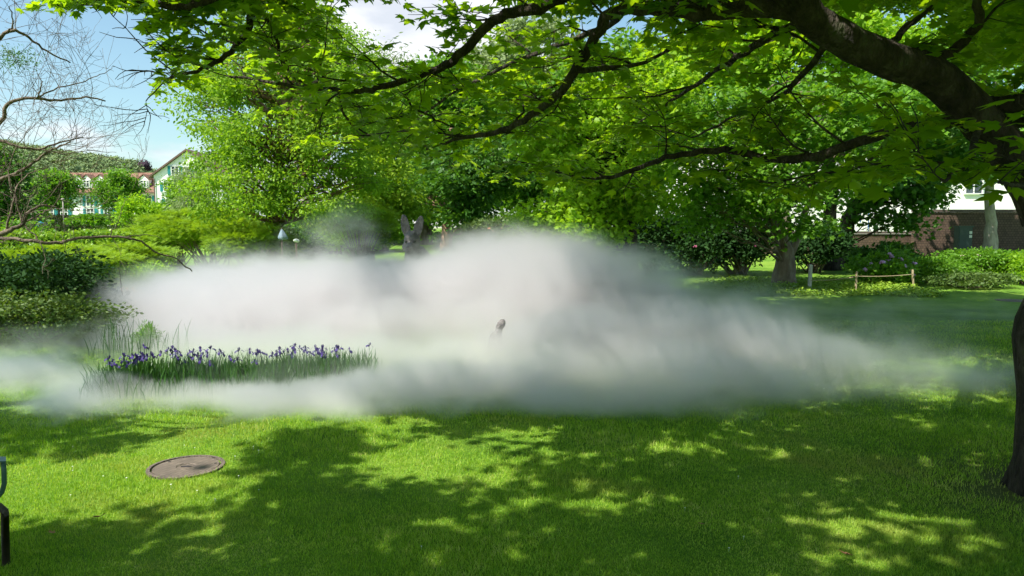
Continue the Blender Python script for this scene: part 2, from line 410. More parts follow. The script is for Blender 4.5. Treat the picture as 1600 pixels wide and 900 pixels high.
# grass blades, thinning out with distance
def blades():
    n = 660000; rg = np.random.default_rng(3)
    u = rg.random(n); y = 1/(1/3.3-u*(1/3.3-1/15.0)); x = (rg.random(n)*2-1)*(y*.92+.9)
    x = x+0*y
    ok = np.ones(n, bool)
    for (cx, cy_, r_) in EXCL: ok &= ((x-cx)**2+(y-cy_)**2) > (r_*(1+.04*rg.normal(size=n)))**2
    q = ((x-POND[0])/POND[2])**2+((y-POND[1])/POND[3])**2; ok &= q > 1.0
    ok &= rg.random(n) < sstep(.15, 1.35, np.hypot(x-3.9, y-5.0)+.2*np.sin(x*7)*np.sin(y*9))
    x, y = x[ok], y[ok]; n = len(x); z = gh(x, y)
    w = .0016*np.maximum(1, y/4.5)*rg.uniform(.7, 1.3, n); h = rg.uniform(.010, .030, n)*(1+.35*np.sin(x*2.1+y*1.3)*np.sin(y*2.7))*np.minimum(1.5, y/5+.2)
    a = rg.random(n)*2*np.pi; la = rg.random(n)*2*np.pi; ln = h*rg.uniform(.1, .8, n)
    dx, dy = np.cos(a)*w, np.sin(a)*w; lx, ly = np.cos(la)*ln, np.sin(la)*ln
    B = np.stack([x, y, z-.004], -1)
    V = np.stack([B+np.stack([-dx, -dy, 0*x], -1), B+np.stack([dx, dy, 0*x], -1),
                  B+np.stack([dx*.8+lx*.35, dy*.8+ly*.35, h*.6], -1), B+np.stack([-dx*.8+lx*.35, -dy*.8+ly*.35, h*.6], -1),
                  B+np.stack([lx, ly, h], -1)], 1)
    i = np.arange(n)*5
    return mesh_np('grass', V.reshape(-1, 3), [np.stack([i, i+1, i+2, i+3], -1), np.stack([i+3, i+2, i+4], -1)], True)
tag(link('grass', blades(), M['grass']), 'short green mown grass of the lawn', 'grass', kind='stuff')

# ------------------------------------------------------------------ the old maple beside the lawn
mt = tag(empty('maple_tree', (3.7, 5.05, 0)), 'big old maple with dark leaning trunk and low spreading limbs over the lawn', 'tree')
mo = np.array([3.7, 5.05, 0.])
def poly(pts, n=None):
    q = np.array([P(a, b, d) for a, b, d in pts]); m_ = len(q); n = n or m_*4
    s = np.linspace(0, m_-1, n)
    # Catmull-Rom through the points
    i = np.minimum(s.astype(int), m_-2); t = (s-i)[:, None]
    p0, p1, p2, p3 = q[np.maximum(i-1, 0)], q[i], q[i+1], q[np.minimum(i+2, m_-1)]
    return .5*((2*p1)+(p2-p0)*t+(2*p0-5*p1+4*p2-p3)*t*t+(3*p1-p0-3*p2+p3)*t**3)
trunk_pts = np.vstack([[3.89, 5.05, -.05], [3.86, 5.05, .25], [3.84, 5.05, .7], [3.81, 5.05, 1.15], [3.91, 5.03, 1.6], [3.89, 5.02, 2.0], P(1634, 310, 5.0)])
s = np.linspace(0, 6, 30); tq = np.stack([np.interp(s, range(7), trunk_pts[:, k]) for k in range(3)], 1)
tr_ = np.interp(s, range(7), [.36, .29, .27, .30, .23, .20, .185])
limbs = [  # pixel polyline with depth, start radius, end radius
 ([(1640,330,5.0),(1600,270,5.0),(1540,195,4.95),(1470,125,4.9),(1380,90,4.85),(1300,50,4.8),(1240,-5,4.7),(1180,-90,4.6),(1100,-200,4.5)], .145, .075),
 ([(1262,20,4.72),(1180,14,4.8),(1100,20,4.9),(1020,14,5.1),(960,18,5.3),(935,50,5.4),(900,110,5.5),(870,150,5.6),(825,182,5.7),(780,205,5.9),(730,214,6.1),(690,224,6.2)], .075, .012),
 ([(1240,-10,4.7),(1150,-30,5.0),(1000,-40,5.3),(900,-15,5.5),(845,12,5.6),(800,20,5.7),(760,42,5.8),(720,85,5.9),(690,105,6.0),(650,118,6.1),(600,136,6.2),(555,142,6.3),(500,138,6.4),(430,130,6.6),(350,118,6.8)], .07, .012),
 ([(1510,188,4.95),(1450,193,5.1),(1400,203,5.3),(1330,226,5.5),(1260,247,5.7),(1190,245,5.9),(1150,235,6.0),(1100,237,6.1),(1040,246,6.2),(1000,262,6.4),(950,276,6.5),(900,276,6.7),(850,262,6.8)], .055, .012),
 ([(1550,165,4.95),(1600,160,4.8),(1680,165,4.6),(1800,140,4.4)], .08, .05),
 ([(1560,210,4.95),(1610,190,5.1),(1700,200,5.3)], .055, .03),
 ([(1100,-200,4.5),(850,-150,4.6),(600,-60,5.0),(480,-20,5.6),(405,4,6.0),(385,50,6.1),(350,88,6.2),(310,108,6.3),(260,125,6.4)], .06, .012),
 ([(600,-60,5.0),(420,-40,5.3),(340,-6,5.5),(300,8,5.6),(250,8,5.7),(200,2,5.8),(150,4,5.9),(90,8,6.0)], .045, .012),
 ([(400,4,6.0),(425,40,6.1),(440,90,6.2),(452,112,6.25),(475,132,6.3),(500,138,6.4)], .02, .008),
 ([(374,2,6.1),(330,52,6.2),(285,95,6.3),(260,125,6.35),(228,158,6.4)], .014, .005),
 ([(620,140,6.2),(650,170,6.3),(690,190,6.5),(720,205,6.6)], .014, .006),
 ([(530,140,6.4),(538,180,6.5),(560,200,6.6),(600,220,6.8)], .016, .006),
 ([(1440,105,4.9),(1500,70,4.9),(1530,30,4.8),(1525,-20,4.7)], .045, .03),
 ([(1360,88,4.85),(1400,60,5.2),(1430,30,5.5),(1480,0,5.8)], .035, .02),
 ([(1260,30,4.8),(1180,70,5.5),(1120,110,6.3),(1060,150,7.2),(1000,190,8.0)], .04, .012),
 ([(1300,55,4.8),(1250,120,5.3),(1220,150,5.8),(1150,180,6.4),(1080,215,7.0)], .03, .01),
 ([(900,110,5.5),(1000,100,6.5),(1080,60,7.5)], .03, .012),
 ([(1000,-40,5.3),(950,40,6.5),(820,90,7.5),(700,150,8.4),(640,200,9)], .04, .012),
 ([(1400,203,5.3),(1350,260,5.4),(1280,270,5.5),(1200,285,5.6)], .018, .006),
 ([(1530,190,4.9),(1520,240,4.3),(1500,265,3.9),(1470,280,3.6)], .03, .008),
 ([(1600,270,5.0),(1640,260,4.2),(1620,290,3.7),(1560,285,3.4)], .03, .008),
]
tb = MB()
tb.tube(tq-mo, tr_, 20)
a0 = np.linspace(0, 2*np.pi, 7)[:-1]
for k_ in a0:      # root flares
    r0 = trunk_pts[0]-mo; d = np.array([math.cos(k_+.4), math.sin(k_+.4), 0])
    tb.tube([r0+d*.18+[0, 0, .5], r0+d*.24+[0, 0, .16], r0+d*.33+[0, 0, .01], r0+d*.48+[0, 0, -.06]], [.07, .10, .07, .03], 8)
bosses = [((3.66, 4.92, 1.18), (.14, .12, .2)), ((3.72, 4.9, .75), (.1, .1, .12))]
for c, r in bosses: tb.ball(np.array(c)-mo, r)
lp_all = []
for pts, r0, r1 in limbs:
    q = poly(pts); rad = np.linspace(r0, r1, len(q)); rad = r1+(r0-r1)*np.linspace(1, 0, len(q))**.85
    if r0 < .1: rad = rad*.8
    if r0 > .1: rad[:3] = [.185, .17, .155]
    q[1:-1] += rng.normal(0, .007, (len(q)-2, 3))
    tb.tube(q-mo, rad, 14 if r0 > .05 else 8); lp_all.append((q, rad))
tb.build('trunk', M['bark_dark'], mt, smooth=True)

# lawn shade outlined where it falls; the unseen crown is laid out to cast it
def in_poly(px, py, poly_):
    poly_ = np.array(poly_, float); c = np.zeros(np.shape(px), bool); j = len(poly_)-1
    for i in range(len(poly_)):
        xi, yi = poly_[i]; xj, yj = poly_[j]
        c ^= ((yi > py) != (yj > py)) & (px < (xj-xi)*(py-yi)/(yj-yi+1e-9)+xi); j = i
    return c
LIT_PX = [  # sunlit patches of the lawn
 [(-900,715),(0,715),(130,706),(235,690),(240,668),(0,640),(-900,640),(-900,590),(300,640),(480,655),(700,650),(560,672),(430,675),(440,690),(400,720),(385,735),(430,765),(440,800),(300,815),(100,812),(-900,812)],
 [(-900,603),(150,603),(150,640),(-900,640)], [(90,640),(300,650),(620,650),(640,400),(260,400),(200,560)],
 [(560,700),(640,688),(760,690),(800,715),(830,745),(800,758),(700,765),(600,760),(520,745)],
 [(850,765),(920,752),(1000,770),(1060,790),(1040,812),(960,800),(900,795),(820,785)],
 [(1030,690),(1090,684),(1160,705),(1150,718),(1080,708)], [(1100,648),(1150,645),(1150,658),(1110,660)],
 [(860,662),(930,660),(925,672),(865,672)], [(1170,786),(1250,784),(1250,798),(1180,798)], [(1260,765),(1300,762),(1300,770),(1265,772)],
 [(1335,818),(1455,814),(1478,836),(1400,845),(1330,838)], [(1480,828),(1560,825),(1560,845),(1500,850)],
 [(1440,562),(1530,560),(1530,585),(1450,582)], [(1450,612),(1520,612),(1520,626),(1455,626)], [(1480,735),(1520,735),(1520,748),(1490,748)],
 [(690,800),(830,785),(840,800),(720,815)], [(1230,880),(1330,872),(1400,880),(1350,900),(1240,900)], [(1530,868),(1600,860),(1610,885),(1540,890)],
 [(540,850),(600,845),(610,865),(560,870)], [(950,880),(1010,878),(1020,895),(960,896)],
 [(200,850),(330,845),(350,870),(220,875)],
 [(640,640),(700,480),(990,470),(1000,500),(900,540),(760,640)],
 [(1280,450),(1420,450),(1420,462),(1150,470),(1050,475),(1100,455)], [(1390,745),(1430,742),(1425,760),(1395,758)],
]
def lit(x, y):
    p = np.stack([x, y, np.zeros_like(x)], -1); px, py, dep = project(p)
    r = np.zeros(x.shape, bool)
    for q in LIT_PX: r |= in_poly(px, py, q)
    return r
def canopy_floor(px):
    """lowest pixel row down to which the crown may hang in front of the view"""
    return np.interp(px, [-200, 130, 150, 220, 230, 330, 360, 560, 700, 1000, 1200, 1400, 1700], [35, 30, 8, 8, -30, -10, -5, 0, 60, 120, 200, 240, 250])
# twigs and leaves carried by the traced limbs
tw = MB(); Lp = []; Ln = []; Lt = []; Ls = []
def leafy_twig(a, d, length, rg, nl=6, size=.10):
    k = 5; pts = [a]; dd = d.copy()
    for _ in range(k-1):
        dd = norm(dd+rg.normal(0, .16, 3)+np.array([0, 0, -.03])); pts.append(pts[-1]+dd*length/(k-1))
    pts = np.array(pts); tw.tube(pts-mo, np.linspace(.0045, .0018, k), 4, cap=False)
    for t in np.linspace(.25, 1, nl):
        p = pts[0]*0+np.array([np.interp(t*(k-1), range(k), pts[:, c]) for c in range(3)])
        side = norm(np.cross(dd, [0, 0, 1])+1e-6)*(1 if rg.random() < .5 else -1)
        tip = norm(side*rg.uniform(.4, 1.2)+dd*rg.uniform(.3, 1)+rg.normal(0, .25, 3)); tip[2] -= .25
        Lp.append(p+tip*.05); Lt.append(tip); Ln.append(norm(np.array([rg.normal(0, .38), rg.normal(0, .38), 1]))); Ls.append(size*rg.uniform(.65, 1.25))
def spray(a, d, length, rg, dens=1.0, r=.010, size=.10):
    k = 7; pts = [a]; dd = norm(d)
    for _ in range(k-1):
        dd = norm(dd+rg.normal(0, .15, 3)+np.array([0, 0, rg.uniform(-.06, .05)])); pts.append(pts[-1]+dd*length/(k-1))
    pts = np.array(pts); tw.tube(pts-mo, np.linspace(r, .003, k), 5, cap=False)
    for i in range(1, k):
        for sgn in (-1, 1):
            if rg.random() > dens: continue
            side = norm(np.cross(dd, [0, 0, 1])+1e-6)*sgn
            leafy_twig(pts[i], norm(side+dd*rg.uniform(.2, 1)+rg.normal(0, .2, 3)*[1, 1, .6]), rg.uniform(.16, .42), rg, rg.integers(4, 8), size)
    leafy_twig(pts[-1], dd, .25, rg, 6, size)
rgm = np.random.default_rng(21)
leafw = [0, 1.0, 1.0, .9, .8, .8, 1.3, 1.2, .9, .9, 1, 1, .9, 1, .7, .7, .7, .7, .9, .5, .45]
lenw = [0, .8, .75, .7, .8, .6, .65, .35, .4, .3, .5, .5, .6, .7, 1, .9, .9, 1, .5, .42, .42]
for (q, rad), lw, ln in zip(lp_all, leafw, lenw):
    if lw == 0:
        continue
    seg = np.linalg.norm(np.diff(q, axis=0), axis=1); tot = seg.sum(); cs = np.concatenate([[0], np.cumsum(seg)])
    n = max(3, int(tot/.26*lw)); start = .25 if rad[0] > .05 else .1
    for t in np.linspace(start*min(1, 1.2/tot), 1, n)*tot:
        i = min(np.searchsorted(cs, t), len(q)-1); a_ = q[i]; tg = norm(q[i]-q[i-1])
        side = norm(np.cross(tg, [0, 0, 1]))*(1 if rgm.random() < .5 else -1)
        d = norm(side*rgm.uniform(.4, 1.1)+tg*rgm.uniform(.1, .9)+np.array([0, 0, rgm.uniform(-.15, .7)]))
        spray(a_, d, rgm.uniform(.4, 1.15)*ln, rgm, .62, r=min(.011, rad[i]*.6))
Lp = np.array(Lp); Ln = np.array(Ln); Lt = np.array(Lt); Ls = np.array(Ls)
px, py, dep = project(Lp)
keep = (dep > 2.4) & (py < np.interp(px, [0, 230, 560, 900, 1200, 1400, 1600], [50, 175, 250, 300, 310, 318, 325])) & ~((px > 130) & (px < 225) & (py > 14)) & ~((px < 240) & (py > 55) & (dep > 0) & (px > -200))
Lp, Ln, Lt, Ls = Lp[keep], Ln[keep], Lt[keep], Ls[keep]
print('visible maple leaves', len(Lp))
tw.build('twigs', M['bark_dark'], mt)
link('crown', leaf_mesh('crown', 'maple', Lp-mo, Ln, Lt, Ls), M['maple'], mt)
# unseen crown above the view: leaf clumps placed so their shadows shape the lawn's shade
def shade_crown():
    rg = np.random.default_rng(5); n = 15500
    x = rg.uniform(-7, 14, n); y = rg.uniform(1.2, 21, n)
    l_ = lit(x, y)
    for s_ in (.15,):
        for ox, oy in ((s_, 0), (-s_, 0), (0, s_), (0, -s_)): l_ |= lit(x+ox, y+oy)
    thin = np.zeros(n, bool)
    # where the sun's ray already meets the lower sprays, few upper leaves are needed
    vis = np.zeros(n, bool)
    for h_ in (3.0, 3.7, 4.4, 5.2):
        a_, b_, d_ = project(np.stack([x+L[0]*h_/L[2], y+L[1]*h_/L[2], np.full(n, h_)], -1))
        vis |= (d_ > 3.5) & (d_ < 8.5) & (a_ > 250) & (a_ < 1500) & (b_ > 0) & (b_ < np.interp(a_, [230, 900, 1600], [150, 260, 300]))
    ok = ~l_ & ~thin & ~(vis & (y > 5.6) & (rg.random(n) < .62)); x, y = x[ok], y[ok]
    out = []
    for gx_, gy_ in zip(x, y):
        for _ in range(6):
            h = rg.uniform(3.2, 8.5); c = np.array([gx_, gy_, 0])+L*h/L[2]
            a_, b_, d_ = project(c)
            if d_ < .3 or a_ < -250 or a_ > 1850 or b_ < (-40 if a_ < 1150 else 25 if a_ < 1500 else 120)-300/max(d_, 1): 
                if np.linalg.norm(c-np.array([0, 0, H])) > 1.7: out.append(c); break
    return np.array(out)
uc = shade_crown(); print('clumps', len(uc))
rg = np.random.default_rng(6); per = 16
idx = np.repeat(np.arange(len(uc)), per); gnd = uc-L*(uc[:, 2:3]/L[2])
sparse = (gnd[:, 1] > 8.2) & (gnd[:, 1] < 13) & (gnd[:, 0] < 5.5)      # unseen leaves thinned here to let more sun into the fog
idx = idx[rg.random(len(idx)) < np.where(sparse, .25, 1.0)[idx]]
off = rg.normal(size=(len(idx), 3))*np.array([.2, .2, .12])
pos = uc[idx]+off; nn = rand_dirs(len(pos), 1.6, rg); tt = norm(rg.normal(size=(len(pos), 3))); 
link('shade_crown', leaf_mesh('shade_crown', 'lobed', pos-mo, nn, tt, rg.uniform(.10, .18, len(pos))), M['maple'], mt)
ub = MB()
hub = [np.array([3.4, 4.9, 2.6]), P(1240, -5, 4.7), P(1100, -200, 4.5), np.array([.5, 3.0, 5.2]), np.array([-2, 3.4, 5.6]), np.array([3.5, 8, 5.5])]
ub.tube(np.array([hub[2], hub[3], hub[4], [-4.5, 4, 6.2]])-mo, [.09, .07, .05, .02], 8)
ub.tube(np.array([hub[1], [2.6, 6.4, 4.4], hub[5], [3, 11, 6.5]])-mo, [.1, .08, .05, .02], 8)
ub.tube(np.array([hub[0], [4.2, 3.8, 4.0], [4.5, 3, 5.5], [4.0, 2.0, 7.5]])-mo, [.16, .12, .08, .03], 8)
ub.build('upper_limbs', M['bark_dark'], mt, smooth=True)

# ------------------------------------------------------------------ trees and shrubs of the park
def tpath(*a): return [P(x, y, d) for x, y, d in a]
def foot(px, py, Y, dx=0):
    p = P(px, py, Y); return np.array([p[0]+dx, p[1], float(gh(p[0], p[1]))-.05])
def lobe(px, py, Y, rx, ry, rd=None):
    """a lobe of a crown: pixel centre, distance, half width and half height in pixels"""
    k = Y/F_PX; return (P(px, py, Y), (rx*k, (rd or rx)*k, ry*k))

make_tree('larch_tree', 'tall feathery yellow-green larch with brown trunk behind the fog', 'tree',
    [foot(428, 390, 24), P(432, 300, 24), P(440, 200, 24), P(450, 90, 24.3), P(455, -20, 24.5)], .22,
    [lobe(345,150,23.5,60,50), lobe(335,225,23.5,50,40), lobe(400,90,24,80,60), lobe(540,100,26,60,60), lobe(560,190,26,50,50), lobe(480,130,24,70,70), lobe(430,220,23,90,55), lobe(510,220,24,70,60),
     lobe(385,290,22.5,70,38), lobe(470,300,23,70,40), lobe(320,300,22.5,45,30), lobe(540,290,24.5,55,45), lobe(470,40,25,60,40), lobe(310,130,24,40,40), lobe(420,30,25,60,40)],
    'oval', M['feather'], M['bark_red'], nclump=250, perclump=250, clump_r=.60, size=.105, flat=.5, upbias=.6, droop=.5, seed=11, branch_r=.06,
    extra=[([P(445,330,23.6), P(420,305,23), P(390,275,22.5)], .06), ([P(440,300,23.8), P(490,262,23.5), P(530,228,23)], .08), ([P(430,345,23), P(395,335,22), P(370,327,21.5)], .05)])
make_tree('willow_tree', 'tall pale silvery-green willow rising above the larch', 'tree',
    [foot(480, 380, 46), P(480, 250, 46), P(478, 120, 46), P(475, 40, 46)], .4,
    [lobe(475,60,46,62,62), lobe(440,95,46,45,50), lobe(515,100,46,50,50), lobe(470,150,46,80,60)],
    'narrow', M['willow'], M['bark_grey'], nclump=90, perclump=230, clump_r=1.1, size=.34, flat=1.0, upbias=.2, droop=.9, seed=12, shell=.4)
make_tree('willow_tree', 'smaller pale silvery willow top beside the white cloud', 'tree',
    [foot(600, 380, 50), P(600, 260, 50), P(603, 120, 50)], .35,
    [lobe(605,110,50,48,42), lobe(580,160,50,55,50), lobe(650,170,50,50,50)],
    'narrow', M['willow'], M['bark_grey'], nclump=60, perclump=200, clump_r=1.1, size=.34, flat=1.0, upbias=.2, droop=.9, seed=13, shell=.4)
make_tree('spring_tree', 'light green tree filling the gap between larch and dark trees', 'tree',
    [foot(575, 395, 31), P(575, 300, 31), P(580, 200, 31)], .22,
    [lobe(590,280,30,50,45), lobe(540,330,30,45,35), lobe(620,320,30,40,30), lobe(590,210,31,60,45)],
    'oval', M['yellowg'], M['bark'], nclump=80, perclump=200, clump_r=.8, size=.17, droop=.3, seed=14)
make_tree('park_tree', 'large green tree in the middle distance above the grey hare statue', 'tree',
    [foot(665, 378, 44), P(665, 320, 44), P(668, 240, 44), P(670, 150, 44)], .35,
    [lobe(655,230,44,75,60), lobe(640,300,43,60,35), lobe(700,300,43,60,45), lobe(720,210,44,70,60), lobe(690,150,44,70,50)],
    'oval', M['mid'], M['bark'], nclump=130, perclump=210, clump_r=1.15, size=.30, seed=15)
make_tree('park_tree', 'deep green tree with reddish trunk beside the hare statue ears', 'tree',
    [foot(697, 388, 38), P(698, 345, 38), P(703, 270, 38), P(705, 200, 38)], .26,
    [lobe(715,275,37,55,40), lobe(745,330,37,45,28), lobe(660,320,39,40,25), lobe(760,250,38,60,50)],
    'oval', M['deep'], M['bark_red'], nclump=80, perclump=210, clump_r=1.0, size=.24, seed=16)
make_tree('park_tree', 'dense green tree closing the view behind the fog, over the parked car', 'tree',
    [foot(815, 382, 52), P(815, 300, 52), P(815, 200, 52)], .35,
    [lobe(810,270,52,80,60), lobe(880,230,52,80,70), lobe(800,170,52,80,60), lobe(930,300,50,70,50)],
    'oval', M['mid'], M['bark'], nclump=150, perclump=210, clump_r=1.4, size=.36, seed=17)
make_tree('spring_maple', 'bright yellow-green young maple drooping low to the top of the fog', 'tree',
    [foot(985, 410, 19), P(985, 340, 19), P(975, 240, 19), P(960, 140, 19)], .16,
    [lobe(930,350,17.5,50,34), lobe(905,300,18,60,35), lobe(850,330,18.5,50,22), lobe(950,250,18,70,45), lobe(1010,300,18,55,30), lobe(930,180,18.5,90,55), lobe(1010,140,19,80,55), lobe(870,220,19,50,40)],
    'lobed', M['bright'], M['bark_dark'], nclump=150, perclump=95, clump_r=.55, size=.125, flat=.6, droop=.5, seed=18, upbias=1.0)
make_tree('old_maple', 'stout pale-barked maple trunk dividing low at the edge of the lawn', 'tree',
    [foot(1226, 447, 22.5), P(1226, 400, 22.5), P(1216, 360, 22.4), P(1200, 310, 22.3), P(1185, 230, 22.2), P(1180, 150, 22)], .30,
    [lobe(1120,300,21,60,32), lobe(1190,260,21,70,35), lobe(1255,345,20.5,34,22), lobe(1090,330,20.5,42,20), lobe(1150,190,21.5,90,50), lobe(1260,180,22,90,60), lobe(1220,310,20.5,50,25), lobe(1330,250,22,70,40), lobe(1060,240,21,60,40)],
    'lobed', M['mid'], M['bark'], nclump=190, perclump=85, clump_r=.62, size=.135, flat=.55, droop=.4, seed=19, upbias=1.0,
    extra=[([P(1226,415,22.4), P(1245,375,22.6), P(1262,320,22.8), P(1270,230,23)], .15)])
make_tree('lime_tree', 'dark upright trunk in deep shade behind the pink rhododendron', 'tree',
    [foot(1300, 430, 28), P(1298, 360, 28), P(1296, 280, 28), P(1310, 190, 28)], .34,
    [lobe(1300,180,28,90,50), lobe(1290,290,28,40,22), lobe(1380,180,28,80,50)],
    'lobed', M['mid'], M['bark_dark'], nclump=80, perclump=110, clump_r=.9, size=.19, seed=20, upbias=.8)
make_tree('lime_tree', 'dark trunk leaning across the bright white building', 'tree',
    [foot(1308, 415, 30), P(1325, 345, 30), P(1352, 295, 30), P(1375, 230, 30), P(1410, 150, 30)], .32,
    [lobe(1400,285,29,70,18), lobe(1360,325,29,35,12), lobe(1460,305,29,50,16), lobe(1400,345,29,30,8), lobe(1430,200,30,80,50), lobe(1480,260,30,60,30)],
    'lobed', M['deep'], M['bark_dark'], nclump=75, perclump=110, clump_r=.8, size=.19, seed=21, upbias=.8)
make_tree('plane_tree', 'straight pale grey trunk standing against the sunlit brick wall', 'tree',
    [foot(1548, 420, 31), P(1548, 350, 31), P(1546, 280, 31), P(1545, 180, 31)], .27,
    [lobe(1540,180,31,90,55), lobe(1470,220,31,60,30), lobe(1600,240,31,60,30), lobe(1560,90,31,90,50)],
    'lobed', M['mid'], M['bark_grey'], nclump=95, perclump=110, clump_r=.9, size=.19, seed=22, upbias=.8)
make_tree('park_tree', 'broad green tree closing the gap above the old maple, far behind the wall', 'tree',
    [foot(1005, 380, 48), P(1005, 250, 48), P(1005, 120, 48)], .4,
    [lobe(1010,180,48,80,80), lobe(980,270,48,60,50), lobe(1060,120,48,60,60), lobe(950,110,48,70,60)],
    'oval', M['mid'], M['bark'], nclump=120, perclump=190, clump_r=1.4, size=.34, seed=23)
make_tree('park_tree', 'tall green tree far behind, between the willow and the bright maple', 'tree',
    [foot(745, 380, 62), P(745, 250, 62), P(745, 120, 62)], .4,
    [lobe(730,170,62,70,60), lobe(790,130,62,70,60), lobe(850,100,62,80,70), lobe(690,230,60,70,50)],
    'oval', M['willow'], M['bark'], nclump=120, perclump=180, clump_r=1.7, size=.42, seed=24)
make_tree('park_tree', 'tall light green tree behind the old maple, rising above the white building', 'tree',
    [foot(1225, 390, 44), P(1225, 250, 44), P(1228, 100, 44)], .35,
    [lobe(1210,110,44,90,60), lobe(1300,60,44,90,60), lobe(1130,60,44,80,60), lobe(1240,10,44,90,60), lobe(1400,90,44,80,60)],
    'oval', M['bright'], M['bark'], nclump=150, perclump=190, clump_r=1.3, size=.32, seed=25)
# trees by the houses
make_tree('street_tree', 'round-crowned street tree on the grass in front of the gable end of the long house', 'tree',
    [foot(185, 352, 66), P(185, 325, 66), P(185, 290, 66)], .16, [lobe(186,300,66,34,30), lobe(184,282,66,20,18)],
    'oval', M['mid'], M['bark'], nclump=60, perclump=120, clump_r=.75, size=.22, seed=31)
make_tree('street_tree', 'round-crowned street tree whose bare stem shows against the white wall', 'tree',
    [foot(92, 360, 62), P(92, 335, 62), P(91, 300, 62)], .14, [lobe(88,300,62,36,30), lobe(86,285,62,26,20)],
    'oval', M['mid'], M['bark'], nclump=60, perclump=120, clump_r=.72, size=.22, seed=32)
make_tree('street_tree', 'small bushy tree hiding the foot of the gabled house', 'tree',
    [foot(283, 352, 60), P(283, 325, 60), P(283, 300, 60)], .14, [lobe(280,296,60,26,18), lobe(292,318,60,36,22), lobe(262,330,60,26,18)],
    'oval', M['mid'], M['bark'], nclump=55, perclump=110, clump_r=.65, size=.2, seed=33)
make_tree('willow_tree', 'low silvery willow in front of the white gable wall', 'tree',
    [foot(312, 352, 50), P(312, 320, 50), P(312, 280, 50)], .14, [lobe(315,285,50,34,34), lobe(300,320,50,30,22)],
    'narrow', M['willow'], M['bark_grey'], nclump=45, perclump=180, clump_r=.7, size=.26, flat=1, upbias=.2, droop=.7, seed=34)
make_tree('park_tree', 'dark green tree at the edge of the photo below the wooded hill', 'tree',
    [foot(8, 372, 40), P(8, 330, 40), P(8, 280, 40)], .2, [lobe(5,290,40,36,35), lobe(-40,270,40,50,50), lobe(20,335,40,28,22)],
    'oval', M['deep'], M['bark'], nclump=70, perclump=170, clump_r=.7, size=.2, seed=35)
for i, (a_, b_, c_, rx, ry, lb) in enumerate([(138,346,56,24,7,'light green bush under the round street trees beside the long house'), (215,335,54,30,18,'light green bush at the corner of the long house'),
        (45,338,58,26,10,'low green bush near the blue container')]):
    make_bush('park_bush', lb, 'bush', P(a_, b_, c_), (rx*c_/F_PX, rx*c_/F_PX, ry*c_/F_PX*1.6), 'oval', M['mid'] if i != 1 else M['bright'], 5000, .2, seed=40+i)

def hedge(name, label, x0, y0, x1, y1, z0, h, w, mat, n, size, seed):
    """a clipped hedge from one ground point to another"""
    rg = np.random.default_rng(seed); a = np.array([x0, y0]); b = np.array([x1, y1]); d = b-a; Ln_ = np.linalg.norm(d); d /= Ln_; s_ = np.array([-d[1], d[0]])
    t = rg.random(n)*Ln_; face = rg.random(n)
    u = np.where(face < .45, rg.uniform(-w/2, w/2, n), np.where(face < .8, -w/2, w/2))+rg.normal(0, .05, n)
    hz = np.where(face < .45, h, rg.uniform(.05, h, n))+rg.normal(0, .045, n)+.06*np.sin(t*1.7)
    xy = a+t[:, None]*d+u[:, None]*s_
    root = tag(empty(name, (x0, y0, float(gh(x0, y0)))), label, 'hedge'); b0 = np.array(root.location)
    pos = np.concatenate([xy, (gh(xy[:, 0], xy[:, 1])+hz)[:, None]], 1)-b0
    out = np.stack([s_[0]*np.sign(u), s_[1]*np.sign(u), 0*u], -1)*(face >= .45)[:, None]+np.array([0, 0, 1.])*(face < .45)[:, None]
    nn_ = norm(out+rg.normal(0, .5, (n, 3))); tt_ = norm(rg.normal(size=(n, 3))+[0, 0, .5])
    link('leaves', leaf_mesh('leaves', 'oval', pos, nn_, tt_, size*rg.uniform(.6, 1.3, n)), mat, root)
    mb = MB(); ns = max(4, int(Ln_/1.0))
    for i in range(ns):
        p = a+d*(i+.5)*Ln_/ns; z_ = float(gh(*p)); mb.tube(np.array([[p[0], p[1], z_-.1], [p[0]+.05, p[1], z_+h*.5], [p[0], p[1]+.03, z_+h*.93]])-b0, [.05, .03, .012], 5)
    # dense twig mass in the core
    mb.build('stems', M['bark_dark'], root)
    m2 = 900; t2 = rg.random(m2)*Ln_; xy2 = a+t2[:, None]*d+(rg.uniform(-w*.4, w*.4, m2))[:, None]*s_
    p2 = np.concatenate([xy2, (gh(xy2[:, 0], xy2[:, 1])+rg.uniform(.05, h*.92, m2))[:, None]], 1)-b0
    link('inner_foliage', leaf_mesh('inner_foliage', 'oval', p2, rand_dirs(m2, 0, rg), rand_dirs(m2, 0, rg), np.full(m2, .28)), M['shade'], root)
    return root
pa, pb = P(20, 400, 26), P(208, 400, 26)
hedge('laurel_hedge', 'clipped laurel hedge with glossy bright top beyond the pond', pa[0]-1.5, 26.5, pb[0], 26, 0, 1.38, 1.1, M['laurel'], 15000, .13, 51)
pa, pb = P(25, 350, 58), P(240, 350, 58)
hedge('garden_hedge', 'low dull green hedge in front of the long white house', pa[0], 62, pb[0], 62, 0, 1.2, 1.0, M['olive'], 9000, .2, 52)

